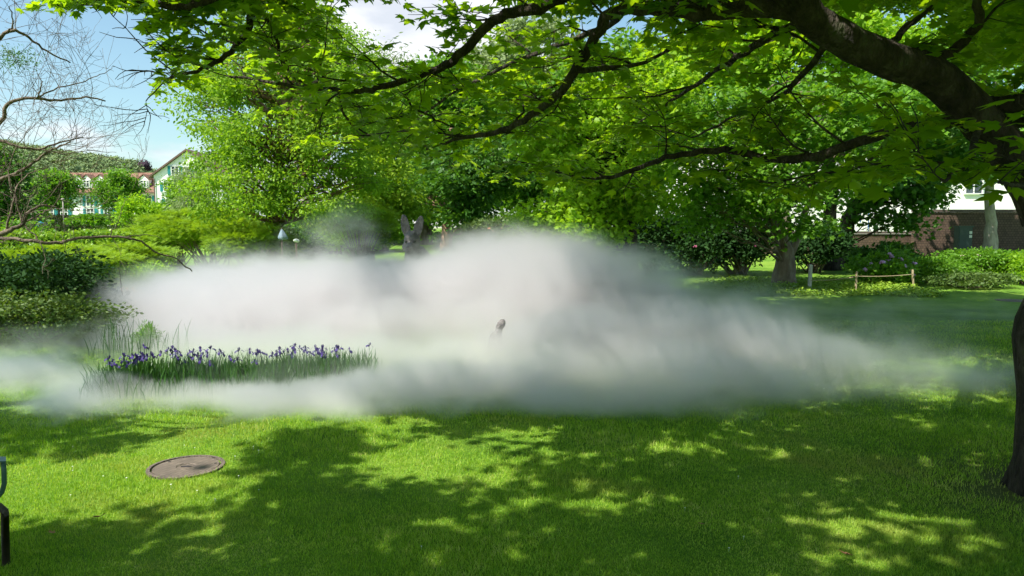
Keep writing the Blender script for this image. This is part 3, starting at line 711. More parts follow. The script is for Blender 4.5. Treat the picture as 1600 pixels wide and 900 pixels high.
B = make_bush
B('dark_shrub', 'dark evergreen shrub mass in deep shade at the edge of the pond', 'shrub', P(25, 455, 13.5), (1.5, 1.2, .78), 'oval', M['shade'], 15000, .085, seed=61)  # the tree's shade over this shrub is put into its dark leaf colour
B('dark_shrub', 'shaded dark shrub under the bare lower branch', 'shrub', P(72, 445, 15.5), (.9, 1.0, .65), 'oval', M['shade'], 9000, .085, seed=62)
B('cypress_shrub', 'spreading feathery shrub hanging over the dark shaded hollow', 'shrub', P(85, 408, 17), (1.4, 1.0, .38), 'frond', M['yellowg'], 3600, .20, seed=63, flat=.35, upbias=1.4)
B('cypress_shrub', 'layered yellow-green conifer shrub in front of the laurel hedge', 'shrub', P(195, 412, 21), (1.25, 1.1, .68), 'frond', M['yellowg'], 5200, .24, seed=64, flat=.3, upbias=1.6)
B('laurel_bush', 'rounded glossy laurel bush with bright leaves, beside the layered conifer', 'bush', P(117, 430, 18), (.55, .5, .40), 'oval', M['laurel'], 2600, .12, seed=65)
B('spiraea_bush', 'loose light green bush at the water edge above the yellow irises', 'bush', P(180, 460, 17.6), (.85, .8, .75), 'oval', M['bright'], 8000, .075, seed=66)
B('spiraea_bush', 'yellowish bush low at the water edge, next to the yellow irises', 'bush', P(140, 482, 16.6), (.45, .45, .32), 'oval', M['yellowg'], 3000, .07, seed=67)
B('spiraea_bush', 'soft green bush fading into the upper edge of the fog', 'bush', P(240, 455, 19), (.8, .7, .65), 'oval', M['bright'], 5000, .08, seed=68)
B('low_shrub', 'dull green low shrub in shade beside the pond, in front of the dark mass', 'shrub', P(60, 497, 12.2), (1.35, .8, .42), 'oval', M['olive'], 9000, .06, seed=69)
B('low_shrub', 'low grey-green shrub at the photo edge, touched by thin fog', 'shrub', P(-40, 500, 11.6), (1.0, .8, .5), 'oval', M['olive'], 6000, .06, seed=70)
B('juniper_shrub', 'wide yellow-green spreading shrub below the larch', 'shrub', P(330, 360, 26), (2.3, 1.5, 1.0), 'frond', M['yellowg'], 9000, .26, seed=71, flat=.35, upbias=1.3)
B('juniper_shrub', 'yellow-green spreading shrub touching the fog beside the grey cloth parasol', 'shrub', P(395, 380, 23), (1.2, 1.0, .75), 'frond', M['yellowg'], 4500, .24, seed=72, flat=.4, upbias=1.3)
B('juniper_shrub', 'yellow-green shrub between the layered conifer and the larch', 'shrub', P(275, 375, 28), (1.5, 1.2, .9), 'frond', M['feather'], 5200, .26, seed=73, flat=.4, upbias=1.2)
B('juniper_shrub', 'yellowish feathery shrub behind the thin rising fog wisp', 'shrub', P(560, 350, 28), (1.3, 1.1, .8), 'frond', M['yellowg'], 4500, .26, seed=74, flat=.5)
B('flowering_shrub', 'shrub dotted with small orange-pink blossom above the fog top', 'shrub', P(770, 368, 30), (1.2, .9, .75), 'oval', M['olive'], 5000, .12, seed=75,
  flowers=(surf('orange pink petals', [(.3, (.55, .2, .12)), (.7, (.75, .35, .22))], 8), 7, .07))
B('olive_shrub', 'grey-green shrub just behind the fog top', 'shrub', P(810, 385, 25), (.9, .8, .6), 'oval', M['olive'], 4500, .09, seed=76)
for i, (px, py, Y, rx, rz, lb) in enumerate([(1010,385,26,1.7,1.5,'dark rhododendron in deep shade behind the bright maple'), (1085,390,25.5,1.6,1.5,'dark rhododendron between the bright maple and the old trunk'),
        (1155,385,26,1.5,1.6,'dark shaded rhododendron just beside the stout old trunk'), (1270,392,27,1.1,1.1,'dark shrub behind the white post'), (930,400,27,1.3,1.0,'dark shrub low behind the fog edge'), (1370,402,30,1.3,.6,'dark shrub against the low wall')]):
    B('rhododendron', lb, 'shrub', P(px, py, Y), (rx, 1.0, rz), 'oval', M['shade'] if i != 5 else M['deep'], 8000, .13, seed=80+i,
      flowers=(surf('faded magenta petals', [(.3, (.25, .05, .12)), (.7, (.4, .1, .2))], 8), 2, .07) if i in (1, 2) else None)
B('rhododendron', 'sunlit rhododendron with lilac-pink flower heads behind the rope', 'shrub', P(1375, 425, 23), (1.0, .7, .72), 'oval', M['mid'], 5200, .12, seed=90, nclump=20,
  flowers=(surf('lilac pink petals', [(.3, (.45, .22, .5)), (.7, (.7, .45, .72))], 9), 16, .10))
B('azalea_bush', 'broad green bush with pale flowers at the foot of the brick wall', 'bush', P(1530, 415, 24), (1.6, .9, .55), 'oval', M['mid'], 9000, .09, seed=91,
  flowers=(surf('pale pink petals', [(.3, (.5, .35, .35)), (.7, (.7, .55, .52))], 9), 6, .08))
B('azalea_bush', 'green bush next to the rhododendron, veiled by thin mist', 'bush', P(1460, 428, 23.5), (1.1, .8, .5), 'oval', M['mid'], 6000, .09, seed=92)
B('azalea_bush', 'yellow-green bush behind the dark maple trunk', 'bush', P(1600, 425, 23), (.8, .7, .6), 'oval', M['bright'], 4500, .09, seed=93)
B('azalea_bush', 'low rounded bush on the lawn edge under the broad azalea', 'bush', P(1520, 440, 22), (1.3, .6, .35), 'oval', M['olive'], 5000, .08, seed=94)
B('willow_herb', 'lone light green plant rising from the fog behind the purple irises', 'plant', P(228, 530, 11.2), (.20, .2, .26), 'narrow', M['mid'], 500, .07, seed=95)

for i, (px, py, Y, rx, rz, mt_, kind_, lb) in enumerate([
    (475, 372, 33, 1.6, 1.0, 'mid', 'oval', 'green shrub under the larch behind the parasol'), (520, 375, 36, 1.8, 1.1, 'olive', 'oval', 'dull green shrub behind the rising fog wisp'),
    (600, 372, 38, 1.7, .9, 'mid', 'oval', 'green shrub in front of the pale parked car'), (560, 378, 30, 1.4, .7, 'bright', 'oval', 'light green shrub low behind the fog wisp'),
    (735, 372, 42, 1.6, .6, 'mid', 'oval', 'low green shrub beside the reddish trunk'), (850, 375, 34, 1.7, .9, 'deep', 'oval', 'deep green shrub behind the drooping bright maple'),
    (905, 380, 30, 1.5, .9, 'deep', 'oval', 'deep green shrub below the bright maple crown'), (445, 388, 27, 1.3, .8, 'deep', 'oval', 'dark green shrub at the foot of the larch'),
    (500, 362, 40, 2.2, 1.1, 'bright', 'oval', 'fresh green shrub closing the gap behind the larch foot'), (560, 362, 44, 2.2, 1.1, 'mid', 'oval', 'green shrub far behind the fog wisp'),
    (625, 368, 46, 1.8, .8, 'mid', 'oval', 'green shrub far behind the ears of the hare'), (790, 362, 46, 2.2, .9, 'mid', 'oval', 'green shrub far behind the small orange blossoms'),
    (850, 360, 44, 2.2, 1.1, 'bright', 'oval', 'fresh green shrub far behind the bright maple'),
    (360, 372, 34, 2.2, 1.3, 'mid', 'oval', 'green shrub mass behind the spreading yellow shrubs'), (30, 378, 30, 1.8, .8, 'mid', 'oval', 'green shrub behind the laurel hedge end')]):
    B('park_shrub', lb, 'shrub', P(px, py, Y), (rx, rx*.7, rz), kind_, M[mt_], 5500, .005*Y, seed=130+i)

# ground cover at the foot of the old maple
rg = np.random.default_rng(99); n = 15000
cx = rg.uniform(6.0, 11.8, n); cy_ = rg.uniform(19.6, 23.6, n)
ok = (cy_ > 19.9+.25*np.sin(cx*2.1)+(cx-6)*.15*(cx < 9)) & (rg.random(n) < sstep(5.8, 7.2, cx))
cx, cy_ = cx[ok], cy_[ok]; pos = np.stack([cx, cy_, gh(cx, cy_)+rg.uniform(.02, .16, len(cx))*(1+.5*np.sin(cx*3)*np.sin(cy_*4))], -1)
tag(link('ground_cover', leaf_mesh('ground_cover', 'oval', pos, rand_dirs(len(pos), 1.4, rg), rand_dirs(len(pos), 0, rg), rg.uniform(.05, .11, len(pos))), M['cover']),
    'yellow-green leafy ground cover around the stout old trunk', 'ground cover', kind='stuff')

# ------------------------------------------------------------------ bare tree with fine twigs
bt_base = np.array([-7.4, 6.8, -.05]); bt = tag(empty('bare_tree', bt_base), 'leafless tree with dark arching branches and a haze of fine twigs against the sky', 'tree')
bb = MB()
bb.tube(np.array([[-7.4, 6.8, -.1], [-7.3, 6.8, .8], [-7.0, 6.8, 1.6], P(-260, 200, 6.8), P(-220, 60, 6.8), P(-200, -120, 6.8)])-bt_base, [.2, .15, .13, .11, .08, .05], 10)
bl = [([(-300,110,6.8),(-120,30,6.6),(-20,65,6.5),(15,48,6.5),(40,55,6.6),(70,78,6.8),(110,98,7)], .03),
      ([(-120,30,6.6),(-20,60,6.5),(10,50,6.4),(20,35,6.4),(14,10,6.3)], .018),
      ([(-280,260,6.8),(-60,230,6.5),(0,192,6.4),(10,165,6.4),(28,155,6.4),(58,153,6.4),(88,157,6.5),(130,152,6.6),(165,158,6.7)], .03),
      ([(58,153,6.4),(90,138,6.5),(128,128,6.6),(160,116,6.7),(180,104,6.8)], .010), ([(58,153,6.4),(66,132,6.4),(63,122,6.4)], .010),
      ([(-280,260,6.8),(-60,215,6.3),(0,220,6.2),(30,230,6.2),(62,233,6.3),(95,222,6.5),(130,214,6.6)], .024),
      ([(60,232,6.3),(100,240,6.4),(140,236,6.5),(182,238,6.6)], .008),
      ([(-260,330,6.8),(-60,300,6.4),(0,280,6.2),(22,272,6.2),(42,262,6.2),(60,248,6.3),(85,232,6.4),(110,222,6.5)], .03),
      ([(-260,330,6.8),(-80,380,6.2),(0,366,6.0),(20,356,6.0),(35,350,6.0),(44,332,6.0),(66,320,6.1),(90,325,6.2)], .035),
      ([(10,362,6.0),(20,320,6.0),(28,290,6.1),(52,268,6.2),(75,262,6.3)], .014), ([(35,350,6.0),(25,310,6.0),(14,280,6.0),(20,240,6.1),(45,205,6.2)], .012),
      ([(35,350,6.0),(60,375,6.0),(72,408,6.0)], .010), ([(36,348,6),(62,335,6.1),(85,322,6.2),(95,300,6.3)], .01),
      ([(-260,330,6.8),(-80,372,6.4),(0,371,6.2),(60,378,6.2),(92,380,6.3),(110,374,6.3),(150,370,6.4),(195,371,6.5),(222,378,6.6),(245,395,6.7),(275,404,6.8),(300,424,6.9)], .026),
      ([(195,371,6.5),(225,366,6.6),(250,372,6.7),(275,385,6.8)], .006), ([(172,370,6.5),(185,345,6.5),(192,322,6.6),(205,305,6.7)], .006), ([(102,377,6.3),(101,398,6.3)], .004)]
rgb_ = np.random.default_rng(44)
def twiglet(a, d, length, r, depth):
    k = 6; pts = [a]; dd = norm(d); bend = rgb_.normal(0, .12, 3)+[0, 0, .07]
    for _ in range(k-1):
        dd = norm(dd+bend+rgb_.normal(0, .10, 3)); pts.append(pts[-1]+dd*length/(k-1))
    pts = np.array(pts)
    a_, b_, d_ = project(pts)
    if (a_.max() > 235) or (b_.min() < -200): return
    bb.tube(pts-bt_base, np.linspace(r, .0012, k), 3, cap=False)
    if depth > 0:
        for _ in range(rgb_.integers(2, 5)):
            i = rgb_.integers(1, k); side = norm(rgb_.normal(size=3)); twiglet(pts[i], norm(dd*.8+side*.75), length*rgb_.uniform(.45, .8), max(r*.6, .0014), depth-1)
for pts, r in bl:
    q = poly(pts); q[1:-1] += rgb_.normal(0, .004, (len(q)-2, 3)); bb.tube(q-bt_base, np.linspace(r*.72, r*.2, len(q)), 7)
    seg = np.linalg.norm(np.diff(q, axis=0), axis=1).sum(); n = int(seg/.21)
    for _ in range(n):
        i = rgb_.integers(1, len(q)); tg = norm(q[i]-q[i-1]); a_, b_, _d = project(q[i])
        if a_ < -150: continue
        low_ = b_ > 345
        twiglet(q[i], norm(tg*.9+norm(rgb_.normal(size=3))*.9), rgb_.uniform(.25, .6)*(.5 if low_ else 1.25), max(.0020, r*.10), 0 if low_ and a_ > 100 else 2)
bb.build('branches', M['twig'], bt, smooth=True)
rg = np.random.default_rng(3); n = 500; c = P(22, 90, 6.3)
pos = c+rg.normal(size=(n, 3))*[.09, .1, .05]-bt_base
link('leaf_tuft', leaf_mesh('leaf_tuft', 'narrow', pos, rand_dirs(n, 0, rg), norm(rg.normal(size=(n, 3))+[0, 0, -.8]), np.full(n, .035)), M['deep'], bt)

# ------------------------------------------------------------------ houses
M['plaster'] = surf('white plaster', [(.3, (.80, .79, .75)), (.7, (.88, .87, .84))], 1.2, .9, .1)
M['white'] = surf('white paint', [(.3, (.76, .76, .74)), (.7, (.82, .82, .80))], 3, .6, .02)
M['glass'] = surf('window glass', [(.3, (.03, .04, .05)), (.7, (.08, .10, .12))], 2, .12, 0)
M['teal'] = surf('teal shutter paint', [(.3, (.02, .22, .25)), (.7, (.03, .28, .30))], 3, .6, .05)
def tile_mat(name, c0, c1, sc=1, rot=R(-90)):
    m = mat_new(name); T = NT(m); c = T.n('ShaderNodeTexCoord')
    b = T.n('ShaderNodeTexBrick', {'Vector': T.n('ShaderNodeMapping', {0: c.outputs['Object'], 'Rotation': (rot, 0, 0)}).outputs[0], 'Color1': (*c0, 1), 'Color2': (*c1, 1), 'Mortar': (c0[0]*.4, c0[1]*.4, c0[2]*.4, 1), 'Scale': sc, 'Mortar Size': .02, 'Brick Width': .3, 'Row Height': .25})
    n_ = T.n('ShaderNodeTexNoise', {'Vector': c.outputs['Object'], 'Scale': 2.2, 'Detail': 5})
    mx = T.n('ShaderNodeMix', {0: .5, 6: b.outputs[0], 7: ramp(T, n_.outputs[0], [(.3, (.65, .6, .6)), (.7, (1, 1, 1))])}, data_type='RGBA', blend_type='MULTIPLY')
    bp = T.n('ShaderNodeBump', {'Height': b.outputs['Fac'], 'Strength': .4, 'Distance': .02})
    T.n('ShaderNodeOutputMaterial', {0: T.n('ShaderNodeBsdfPrincipled', {'Base Color': mx.outputs[2], 'Roughness': .85, 'Normal': bp.outputs[0]}).outputs[0]})
    return m
M['rooftile'] = tile_mat('clay roof tile', (.22, .11, .075), (.30, .16, .11))
M['eave'] = surf('brown eave wood', [(.3, (.10, .06, .045)), (.7, (.17, .11, .085))], 4, .8, .2)
def window(parent, x, z, y, w, h, shutters=True):
    f = MB()
    for c_, d_ in (((0, 0, h/2), (w+.14, .10, .08)), ((0, 0, -h/2), (w+.2, .16, .08)), ((-w/2, 0, 0), (.08, .10, h)), ((w/2, 0, 0), (.08, .10, h)), ((0, .01, 0), (.07, .07, h)), ((0, .012, h*.15), (w, .06, .06))):
        f.box(c_, d_)
    o = f.build('window', M['white'], parent, loc=(x, y-.05, z))
    MB().box((0, .035, 0), (w, .02, h)).build('pane', M['glass'], o)
    if shutters:
        for s_ in (-1, 1):
            sb = MB(); sb.box((0, 0, 0), (w*.48, .05, h))
            for k_ in range(7): sb.box((0, -.035, -h/2+.12+k_*(h-.24)/6), (w*.38, .03, .05))
            sb.build('shutter', M['teal'], parent, loc=(x+s_*(w*.76), y-.04, z))
    return o
# long house with mansard roof and dormers
Yh = 92.0; kx = Yh/F_PX
x0 = P(60, 300, Yh)[0]; x1 = P(246, 300, Yh)[0]; zg = 2.2
ze = P(150, 300, Yh)[2]; zr = P(150, 268, Yh)[2]
h1 = tag(empty('long_house', ((x0+x1)/2, Yh, zg)), 'long white house with clay-tiled roof and a row of white dormers', 'house')
W = x1-x0; e = ze-zg; r_ = zr-zg; D = 9.0
MB().box((0, D/2, e/2), (W, D, e)).build('wall', M['plaster'], h1)
rb = MB(); hw = W/2+.3
Vr = [(-hw, -.5, e), (hw, -.5, e), (hw, 1.8, r_), (-hw, 1.8, r_), (-hw, D-1.8, r_), (hw, D-1.8, r_), (hw, D+.5, e), (-hw, D+.5, e)]
Vr += [(v[0], v[1], v[2]-.18) for v in Vr[:2]]
rb.add(Vr, [np.array([[0, 1, 2, 3], [3, 2, 5, 4], [4, 5, 6, 7], [8, 9, 1, 0]]), np.array([[0, 3, 4], [0, 4, 7], [1, 5, 2], [1, 6, 5]])])
rf = rb.build('roof', M['rooftile'], h1)
MB().box((0, -.55, e-.12), (W+.7, .16, .18)).build('gutter', M['eave'], h1)
for px in (124, 136, 157, 225):
    xx = P(px, 285, Yh)[0]-(x0+x1)/2; dm = MB(); wd = 1.2; zb = e+.45; hh = 1.1
    V = [(-wd/2, -.1, zb), (wd/2, -.1, zb), (wd/2, -.1, zb+hh), (0, -.1, zb+hh+.5), (-wd/2, -.1, zb+hh), (-wd/2, 1.6, zb), (wd/2, 1.6, zb), (wd/2, 1.6, zb+hh), (0, 1.7, zb+hh+.5), (-wd/2, 1.6, zb+hh)]
    dm.add(V, [np.array([[0, 1, 2, 4], [1, 6, 7, 2], [0, 4, 9, 5]]), np.array([[4, 2, 3]])])
    d_ = dm.build('dormer', M['plaster'], h1, loc=(xx, 0, 0))
    dr = MB(); o_ = .14
    V = [(-wd/2-o_, -.3, zb+hh-.02), (0, -.2, zb+hh+.58), (wd/2+o_, -.3, zb+hh-.02), (-wd/2-o_, 2, zb+hh-.02), (0, 1.8, zb+hh+.58), (wd/2+o_, 2, zb+hh-.02)]
    V += [(v[0], v[1], v[2]+.09) for v in V]
    dr.add(V, np.array([[0, 1, 4, 3], [1, 2, 5, 4], [9, 10, 7, 6], [10, 11, 8, 7], [6, 7, 1, 0], [7, 8, 2, 1], [0, 3, 9, 6], [2, 8, 11, 5]]))
    dr.build('dormer_roof', M['rooftile'], d_)
    window(d_, 0, zb+.55, -.12, .75, .85, False)
for px in (78, 100, 141, 168, 190, 232):
    xx = P(px, 312, Yh)[0]-(x0+x1)/2
    window(h1, xx, P(px, 314, Yh)[2]-zg, -.03, .9, 1.3)
    window(h1, xx, P(px, 334, Yh)[2]-zg, -.03, .9, 1.3)
# gabled house
Yg_ = 86.0; gxL = P(240, 272, Yg_)[0]; gxM = P(292, 238, Yg_)[0]; Wg = 2*(gxM-gxL)
zE = P(240, 274, Yg_)[2]-zg; zR = P(292, 236, Yg_)[2]-zg
h2 = tag(empty('gabled_house', (gxM, Yg_, zg)), 'tall white gabled house with teal shutters and brown verge, partly behind the willow', 'house')
wb = MB(); D = 12
V = [(-Wg/2, 0, 0), (Wg/2, 0, 0), (Wg/2, 0, zE), (0, 0, zR), (-Wg/2, 0, zE)]; V += [(a_, D, c_) for a_, b_, c_ in V]
wb.add(V, [np.array([[0, 1, 2, 4], [5, 9, 7, 6], [0, 4, 9, 5], [1, 6, 7, 2]]), np.array([[4, 2, 3], [9, 8, 7]])]); wb.build('wall', M['plaster'], h2)
rb = MB(); sl = (zR-zE)/(Wg/2); ov = .5
for s_ in (-1, 1):
    V = [(s_*(Wg/2+ov), -.3, zE-ov*sl+.02), (0, -.3, zR+.02), (0, D+.8, zR+.02), (s_*(Wg/2+ov), D+.8, zE-ov*sl+.02)]; V += [(a_, b_, c_+.22) for a_, b_, c_ in V]
    F = np.array([[0, 1, 2, 3], [7, 6, 5, 4], [0, 4, 5, 1], [2, 6, 7, 3], [0, 3, 7, 4]]); rb.add(V, F if s_ < 0 else F[:, ::-1])
rb.build('roof', M['eave'], h2)
for px, py in ((274, 267), (262, 292), (310, 267), (265, 318), (282, 344)):
    p = P(px, py, Yg_); window(h2, p[0]-gxM, p[2]-zg, -.03, .85, 1.1)
mb = MB(); mb.box((0, 0, 0), (.9, .08, .5)); mb.build('attic_window', M['glass'], h2, loc=(.15, -.02, zR-2.1))
MB().tube([(-Wg/2+.1, -.12, .2), (-Wg/2+.1, -.12, zE-.4)], .06, 6).build('drainpipe', M['eave'], h2)
# white building behind the wall
p0 = P(1090, 300, 56); p1 = P(1640, 300, 56); hb = tag(empty('white_building', ((p0[0]+p1[0])/2, 56, 1.4)), 'bright white building glimpsed through the leaves above the brick wall', 'building')
Wb = p1[0]-p0[0]; MB().box((0, 6, 4.6), (Wb, 12, 9.2)).build('wall', M['plaster'], hb)
MB().box((0, 6, 9.36), (Wb+.8, 12.8, .3)).build('roof', M['eave'], hb)
for k_ in range(7):
    for zz in (7.2, 4.0): window(hb, -Wb/2+2+k_*(Wb-4)/6, zz, -.02, 1.3, 1.6, False)
M['blue'] = surf('bright blue paint', [(.3, (.02, .2, .62)), (.7, (.03, .26, .75))], 3, .5, .02)
for px, py, w_, h_ in ((1336, 288, .9, .8), (1352, 298, .55, 1.5)):
    p = P(px, py, 52.5); b_ = MB(); b_.box((0, 0, 0), (w_, .06, h_)); b_.tube([(w_/2+.04, .02, -h_/2-2.3), (w_/2+.04, .02, h_/2+.3)], .035, 6)
    tag(b_.build('banner', M['blue'], None, loc=[float(t) for t in p]), ['small square bright blue banner on a pole behind the leaves', 'tall narrow bright blue banner next to the square one'][int(w_ < .7)], 'banner')

# walls
M['brick'] = tile_mat('red brown brick', (.085, .055, .038), (.135, .085, .06), 2.2)
M['coping'] = surf('dark coping stone', [(.3, (.07, .05, .045)), (.7, (.13, .10, .09))], 3, .85, .2)
def wall(name, label, px0, px1, pyt, Y, th=.3):
    a_, b_ = P(px0, pyt, Y), P(px1, pyt, Y); zb = float(gh((a_[0]+b_[0])/2, Y)); h = a_[2]-zb
    r = tag(empty(name, ((a_[0]+b_[0])/2, Y, zb)), label, 'wall'); Wd = b_[0]-a_[0]
    MB().box((0, th/2, h/2-.1), (Wd, th, h+.1)).build('brickwork', M['brick'], r)
    MB().box((0, th/2, h+.02), (Wd+.06, th+.12, .12)).build('coping', M['coping'], r)
    return r, zb, h
wall('brick_wall', 'high reddish-brown brick garden wall streaked with sunlight', 1431, 1900, 330, 35)
wall('low_brick_wall', 'lower dark brick wall in shade beneath the white building', 1030, 1430, 364, 36)
c = P(1504, 385, 33.5); r = tag(empty('junction_box', (c[0], c[1], 0.6)), 'grey-green metal box with small white labels in front of the brick wall', 'box')
cb = MB(); cb.box((0, 0, .75), (.62, .35, 1.3)); cb.box((0, -.01, 1.43), (.70, .42, .06)); cb.box((0, -.185, .78), (.54, .02, 1.15)); cb.build('cabinet', surf('grey green enamel', [(.3, (.035, .06, .055)), (.7, (.055, .085, .08))], 3, .5, .05), r)
for k_, (a_, b_) in enumerate(((.22, 1.15), (.22, .98))): MB().box((a_, -.20, b_), (.12, .01, .12)).build('label_plate', M['white'], r)

# car, cloth parasol, small far things
def far_car(px, py, Y, label, mat_, rz):
    p = P(px, py, Y); r = tag(empty('parked_car', (p[0], p[1], float(gh(p[0], p[1]))), rz), label, 'car')
    b = MB(); prof = [(-2.1, .35), (-2.1, .8), (-1.9, .95), (-1.2, 1.0), (-.7, 1.42), (.9, 1.45), (1.6, 1.0), (2.1, .85), (2.15, .35)]
    n = len(prof); V = [(x, -.85, z) for x, z in prof]+[(x, .85, z) for x, z in prof]
    V = [(x, y*(.82 if z > 1.2 else 1), z) for x, y, z in V]
    b.add(V, [np.array([[i, (i+1) % n, (i+1) % n+n, i+n] for i in range(n)])])
    F = [[i, i+1, n-1-(i)] for i in range(0)]
    for off in (0, n):
        c_ = len(V)+(1 if off else 0)
    b.add([(x, s*.85*(.82 if z > 1.2 else 1), z) for s in (-1, 1) for x, z in prof]+[(0, -.85, .8), (0, .85, .8)],
          np.array([[2*n, i, (i+1) % n] for i in range(n)]+[[2*n+1, n+(i+1) % n, n+i] for i in range(n)]))
    b.build('body', mat_, r)
    g = MB(); g.box((.1, 0, 1.2), (1.9, 1.46, .26)); g.build('window', M['glass'], r)
    for x in (-1.35, 1.35):
        for s in (-1, 1):
            w = MB(); w.tube([(x, s*.72, .32), (x, s*.88, .32)], .32, 14); w.build('wheel', M['coping'], r)
    return r
carw = surf('white car paint', [(.3, (.7, .7, .7)), (.7, (.78, .78, .78))], 2, .3, 0)
cars = surf('silver blue car paint', [(.3, (.25, .3, .34)), (.7, (.32, .38, .42))], 2, .3, 0)
far_car(745, 350, 72, 'white parked car glimpsed between trunks above the fog', carw, R(80))
far_car(497, 352, 66, 'silver-blue parked car under the branches of the larch', cars, R(10))
far_car(605, 356, 70, 'pale parked car low behind the fog, beside the hare statue', carw, R(5))
far_car(680, 355, 74, 'light coloured parked car behind the trunks by the ears of the hare', carw, R(0))
p = G(442, 392); p = P(441, 392, 21); r = tag(empty('parasol', (p[0], 21, float(gh(p[0], 21)))), 'closed grey-blue cloth parasol on a pole under the larch', 'parasol')
zt = P(441, 358, 21)[2]-float(gh(p[0], 21)); MB().tube([(0, 0, 0), (0, 0, zt+.03)], .018, 8).build('pole', M['eave'], r)
cl = MB(); ring = []
for i, (z_, rr_) in enumerate([(zt, .015), (zt-.05, .04), (zt-.13, .08), (zt-.22, .12), (zt-.28, .12), (zt-.30, .06)]):
    for k_ in range(16):
        a_ = k_*np.pi/8; q_ = rr_*(1+.18*math.cos(a_*4)); ring.append((q_*math.cos(a_)+(zt-z_)*.12, q_*math.sin(a_), z_))
cl.add(ring, np.array([[i*16+k_, i*16+(k_+1) % 16, (i+1)*16+(k_+1) % 16, (i+1)*16+k_] for i in range(5) for k_ in range(16)]))
cl.build('canopy', surf('grey blue cloth', [(.3, (.14, .20, .26)), (.7, (.22, .29, .35))], 6, .8, .2), r, smooth=True)
# boulder pale stones by the water
for i, (px, py, Y, s_) in enumerate([(463, 376, 22, .08), (466, 357, 40, .0), (525, 357, 34, .14), (487, 372, 24, .0)]):
    if not s_: continue
    p = P(px, py, Y); mb = MB(); mb.ball((0, 0, s_*.5), (s_*1.2, s_, s_*.7), rotxyz(0, .2, i)); o = mb.build('stone_ball', M['white'], None, smooth=True, loc=[float(p[0]), float(Y), float(gh(p[0], Y))])
    z0 = float(gh(p[0], Y)); st = MB(); st.tube([(0, 0, -.02), (0, 0, p[2]-z0-s_)], s_*.25, 8); o.location.z = z0+p[2]-z0-s_*.5
    o.name = 'garden_lamp'; st.tube([(0, 0, -(o.location.z-z0)), (0, 0, .02)], .03, 6)
    link('post', None) if False else None
    pm = MB(); pm.tube([(0, 0, -(o.location.z-z0)-.05), (0, 0, .05)], .03, 8); pm.build('post', M['eave'], o)
    tag(o, ['low garden lamp with beige globe by the larch foot', '', 'low garden lamp with white globe beside the yellow shrub'][i], 'lamp')
# street furniture near the houses
for px, lb in ((100, 'slim grey lamp post next to the street tree stem'),):
    p = P(px, 352, 60); o = MB(); o.tube([(0, 0, 0), (0, 0, 2.6)], .05, 8); o.ball((0, 0, 2.68), (.14, .14, .1)); tag(o.build('lamp_post', M['bark_grey'], None, smooth=True, loc=(p[0], 60, float(gh(p[0], 60)))), lb, 'lamp post')
p = P(62, 346, 64); r = tag(empty('waste_container', (p[0], 64, 1.95)), 'blue container with a lid beside the hedge by the houses', 'container')
MB().box((0, 0, .62), (1.35, .9, 1.05)).build('bin', M['blue'] if False else surf('blue plastic', [(.3, (.02, .16, .3)), (.7, (.03, .2, .38))], 3, .5), r); MB().box((0, -.02, 1.19), (1.42, .98, .08)).build('lid', M['teal'], r)
a_, b_ = P(-40, 353, 57), P(108, 353, 57); mb = MB()
xs = np.linspace(a_[0]-20, b_[0]+4, 30); Vp = []
for x_ in xs: Vp += [(x_, 55.8, float(gh(x_, 55.8))+.012), (x_, 58.6, float(gh(x_, 58.6))+.012)]
mb.add(Vp, np.array([[2*i, 2*i+2, 2*i+3, 2*i+1] for i in range(29)])); tag(mb.build('path', surf('pale asphalt', [(.3, (.35, .34, .32)), (.7, (.45, .44, .42))], 3)), 'pale path in front of the low hedge', None, kind='structure')
mb = MB(); xs = np.linspace(-25, 22, 40); Vp = []
for x_ in xs: Vp += [(x_, 67, float(gh(x_, 67))+.012), (x_, 76, float(gh(x_, 76))+.016)]
mb.add(Vp, np.array([[2*i, 2*i+2, 2*i+3, 2*i+1] for i in range(39)])); tag(mb.build('road', surf('pale road', [(.3, (.38, .36, .33)), (.7, (.5, .48, .45))], 3)), 'pale road behind the trees', None, kind='structure')

# ------------------------------------------------------------------ hill with woods
hx = np.linspace(-1250, 60, 90); hy = np.linspace(420, 1500, 40); HX, HY = np.meshgrid(hx, hy)
def hill_h(x, y):
    pxk = 800+F_PX*x/y
    ridge = np.interp(pxk, [-700, -300, 0, 100, 180, 215, 245, 300, 420], [300, 255, 222, 238, 249, 255, 268, 300, 362])
    top = H+(360-ridge)/F_PX*700
    return 2+np.maximum(0, top-8)*sstep(420, 700, y)+8*np.sin(x*.012)*sstep(450, 700, y)*0
HZ = hill_h(HX, np.minimum(HY, 701)*1.0); HZ = hill_h(HX*700/np.maximum(HY, 700), np.minimum(HY, 701))
HZ[HY > 900] *= .9
hn = len(hx); ii, jj = np.meshgrid(np.arange(len(hy)-1), np.arange(hn-1), indexing='ij'); k = (ii*hn+jj).ravel()
M['hill'] = surf('hill meadow', [(.35, (.09, .17, .05)), (.55, (.16, .25, .08)), (.7, (.22, .3, .10))], .02, .95, .2)
tag(link('hill', mesh_np('hill', np.stack([HX, HY, HZ], -1).reshape(-1, 3), [np.stack([k, k+1, k+hn+1, k+hn], -1)], True), M['hill']), 'low green hill behind the houses', None, kind='structure')
rg = np.random.default_rng(17); nt = 3600
ty = rg.uniform(440, 720, nt); tx = rg.uniform(-.95, -.36, nt)*ty
zt = hill_h(tx*700/np.maximum(ty, 700), np.minimum(ty, 701)); per = 46
idx = np.repeat(np.arange(nt), per); tr0 = rg.uniform(3.2, 6.5, nt); d = norm(rg.normal(size=(len(idx), 3))); d[:, 2] = np.abs(d[:, 2])
